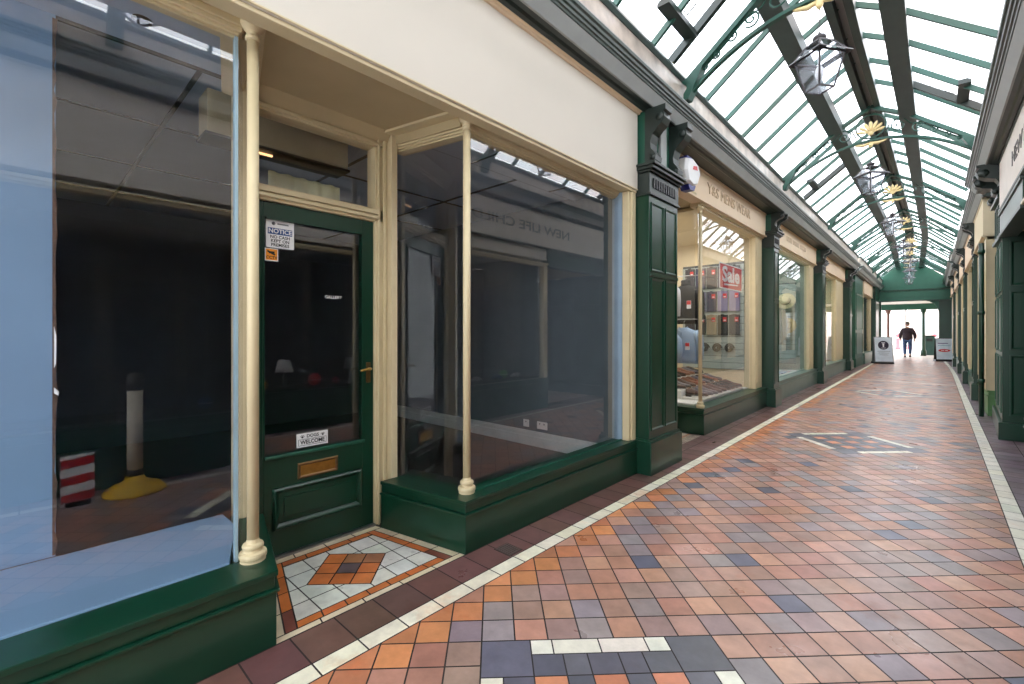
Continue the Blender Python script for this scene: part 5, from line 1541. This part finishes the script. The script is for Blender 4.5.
# ================================================================== WALKING MAN
def skin_mesh(verts, edges, radii, root=0, sub=2):
    me = bpy.data.meshes.new('tmp'); me.from_pydata(verts, edges, []); ob = bpy.data.objects.new('tmp', me); COL.objects.link(ob)
    sk = ob.modifiers.new('s', 'SKIN'); sk.use_smooth_shade = True
    for i, r in enumerate(radii):
        rr = r if isinstance(r, tuple) else (r, r)
        me.skin_vertices[0].data[i].radius = rr
        me.skin_vertices[0].data[i].use_root = (i == root)
    sb = ob.modifiers.new('u', 'SUBSURF'); sb.levels = sub; sb.render_levels = sub
    dg = bpy.context.evaluated_depsgraph_get(); dg.update()
    out = bpy.data.meshes.new_from_object(ob.evaluated_get(dg))
    bpy.data.objects.remove(ob)
    return out
man = thing('person', 'person in dark coat and blue jeans walking away towards the bright street', 'person', (-.88, 29.4, 0))
def place(me, name, mat, parent=man):
    me.materials.clear(); me.materials.append(mat); me.name = name
    o = bpy.data.objects.new(name, me); COL.objects.link(o); o.parent = parent; return o
# facing +y; left foot forward
SK = paint('skin', (196, 150, 128), .6)
V = [(0, 0, .90), (0, 0, 1.05), (0, .0, 1.22), (0, -.01, 1.38), (0, 0, 1.46), (0, .01, 1.52),            # 0-5 spine, neck
     (-.09, 0, .86), (-.10, .06, .50), (-.10, .05, .10), (-.10, .17, .05),                       # 6-9 left leg
     (.09, 0, .86), (.10, -.02, .50), (.10, -.17, .13), (.10, -.08, .05),                          # 10-13 right leg
     (-.18, 0, 1.37), (-.25, -.03, 1.10), (-.25, .05, .88), (-.25, .08, .81),                         # arms
     (.18, 0, 1.37), (.26, .0, 1.10), (.26, .06, .88), (.255, .08, .81)]
Eg = [(0, 1), (1, 2), (2, 3), (3, 4), (4, 5), (0, 6), (6, 7), (7, 8), (8, 9), (0, 10), (10, 11), (11, 12), (12, 13), (3, 14), (14, 15), (15, 16), (16, 17), (3, 18), (18, 19), (19, 20), (20, 21)]
Rd = [.11, .10, .10, .07, .05, .055, .085, .06, .04, .03, .085, .06, .04, .03, .06, .045, .032, .03, .06, .045, .032, .03]
place(skin_mesh(V, Eg, Rd), 'body', SK)
# head
b = MB(); rings = []
for k in range(1, 12):
    a = PI * k / 12; z = 1.635 - .115 * math.cos(a)
    rings.append([(.076 * math.sin(a) * math.cos(2 * PI * j / 18), .005 + (.095 if math.sin(2 * PI * j / 18) > 0 else .088) * math.sin(a) * math.sin(2 * PI * j / 18), z) for j in range(18)])
b.loft(rings)
b.v = [(p[0] - .88, p[1] + 29.4, p[2]) for p in b.v]
for sd in (-1, 1): b.lathe((-.88 + sd * .076, 29.4, 1.61), [(.012, 0), (.022, .02), (.012, .04)], 8)
b.tube([(-.88, 29.49, 1.64), (-.88, 29.515, 1.605), (-.88, 29.495, 1.60)], [.008, .014, .008], 8)
head = b.build('head', SK, man)
b = MB(); rings = []
for k in range(0, 9):
    a = PI * k / 14; z = 1.638 + .124 * math.cos(a)
    rings.append([(-.88 + max(.003, .083 * math.sin(a)) * math.cos(2 * PI * j / 18), 29.39 + max(.003, .098 * math.sin(a)) * math.sin(2 * PI * j / 18) - .004, z) for j in range(18)])
b.loft(rings); b.build('hair', paint('grey_brown_hair', (88, 74, 66), .8), man)
V2 = [(0, 0, .80), (0, 0, .95), (0, 0, 1.12), (0, -.015, 1.30), (0, -.01, 1.43), (-.17, 0, 1.37), (-.265, -.03, 1.12), (-.265, .04, .91), (.17, 0, 1.37), (.275, .0, 1.12), (.275, .05, .91)]
E2 = [(0, 1), (1, 2), (2, 3), (3, 4), (3, 5), (5, 6), (6, 7), (3, 8), (8, 9), (9, 10)]
place(skin_mesh(V2, E2, [(.21, .15), (.215, .16), (.21, .16), (.19, .15), (.085, .08), .09, .078, .064, .09, .078, .064]), 'coat', paint('dark_coat', (62, 48, 56), .8, var=.15))
V3 = [(0, 0, .90), (-.09, 0, .84), (-.10, .06, .50), (-.10, .055, .14), (.09, 0, .84), (.10, -.02, .50), (.10, -.16, .17)]
E3 = [(0, 1), (1, 2), (2, 3), (0, 4), (4, 5), (5, 6)]
place(skin_mesh(V3, E3, [.13, .105, .08, .062, .105, .08, .062]), 'jeans', paint('blue_denim', (70, 92, 130), .85, var=.1))
for (x, y0_, z0_) in ((-.10, .03, 0), (.10, -.19, .03)):
    b = MB(); rings = []
    for (f, w, h) in ((0, .03, .07), (.1, .042, .1), (.3, .045, .1), (.55, .05, .07), (.8, .048, .055), (1, .02, .03)):
        rings.append([(-.88 + x + w * math.cos(2 * PI * j / 12), 29.4 + y0_ + f * .27, z0_ + h / 2 + h / 2 * math.sin(2 * PI * j / 12)) for j in range(12)])
    b.loft(rings); b.build('shoe', BLACK, man)
def hand(x, y, z, sd):
    b = MB(); b.loft([[(x + sx * .012 * w, y + sy * .04 * w, zz) for sx, sy in ((1, 1), (-1, 1), (-1, -1), (1, -1))] for zz, w in ((z, .7), (z - .04, 1), (z - .09, 1))])
    for i, (dy, L) in enumerate(((-.03, .06), (-.01, .075), (.01, .08), (.03, .07))):
        b.tube([(x, y + dy, z - .085), (x - sd * .004, y + dy, z - .085 - L * .5), (x - sd * .016, y + dy + .004, z - .085 - L)], [.009, .0085, .007], 8)
    b.tube([(x, y + .035, z - .03), (x, y + .06, z - .055), (x, y + .065, z - .085)], [.011, .010, .008], 8)
    b.v = [(p[0] - .88, p[1] + 29.4, p[2]) for p in b.v]
    b.build('hand', SK, man)
hand(-.25, .07, .87, -1); hand(.255, .08, .87, 1)

# ================================================================== SHELL & LIGHT
sw = struct('wall_left', 'solid building mass above and behind the left-hand shops', 'wall', (-5, 12, 2.9))
MB(TL).box(-3.7, -2.32, 4.3, 27.4, 2.92, 3.6).build('upper_wall', WALLG, sw)
MB().box(-6.7, -2.32, -2.0, 4.3, 2.76, 3.6).build('upper_wall', WALLG, sw)
sw = struct('wall_right', 'solid building mass above the right-hand shops', 'wall', (2, 12, 2.9))
MB(TR).box(-3.3, -2.32, 8.1, 27.4, 2.7, 3.6).build('upper_wall', WALLG, sw)
MB().box(.99, 3.5, -2.6, 8.1, 2.63, 3.6).build('upper_wall', WALLG, sw)

wd = bpy.data.worlds.new('sky'); SC.world = wd; wd.use_nodes = True
bg = wd.node_tree.nodes['Background']
bg.inputs[0].default_value = (0.93, 0.965, 1.0, 1); bg.inputs[1].default_value = 5.0
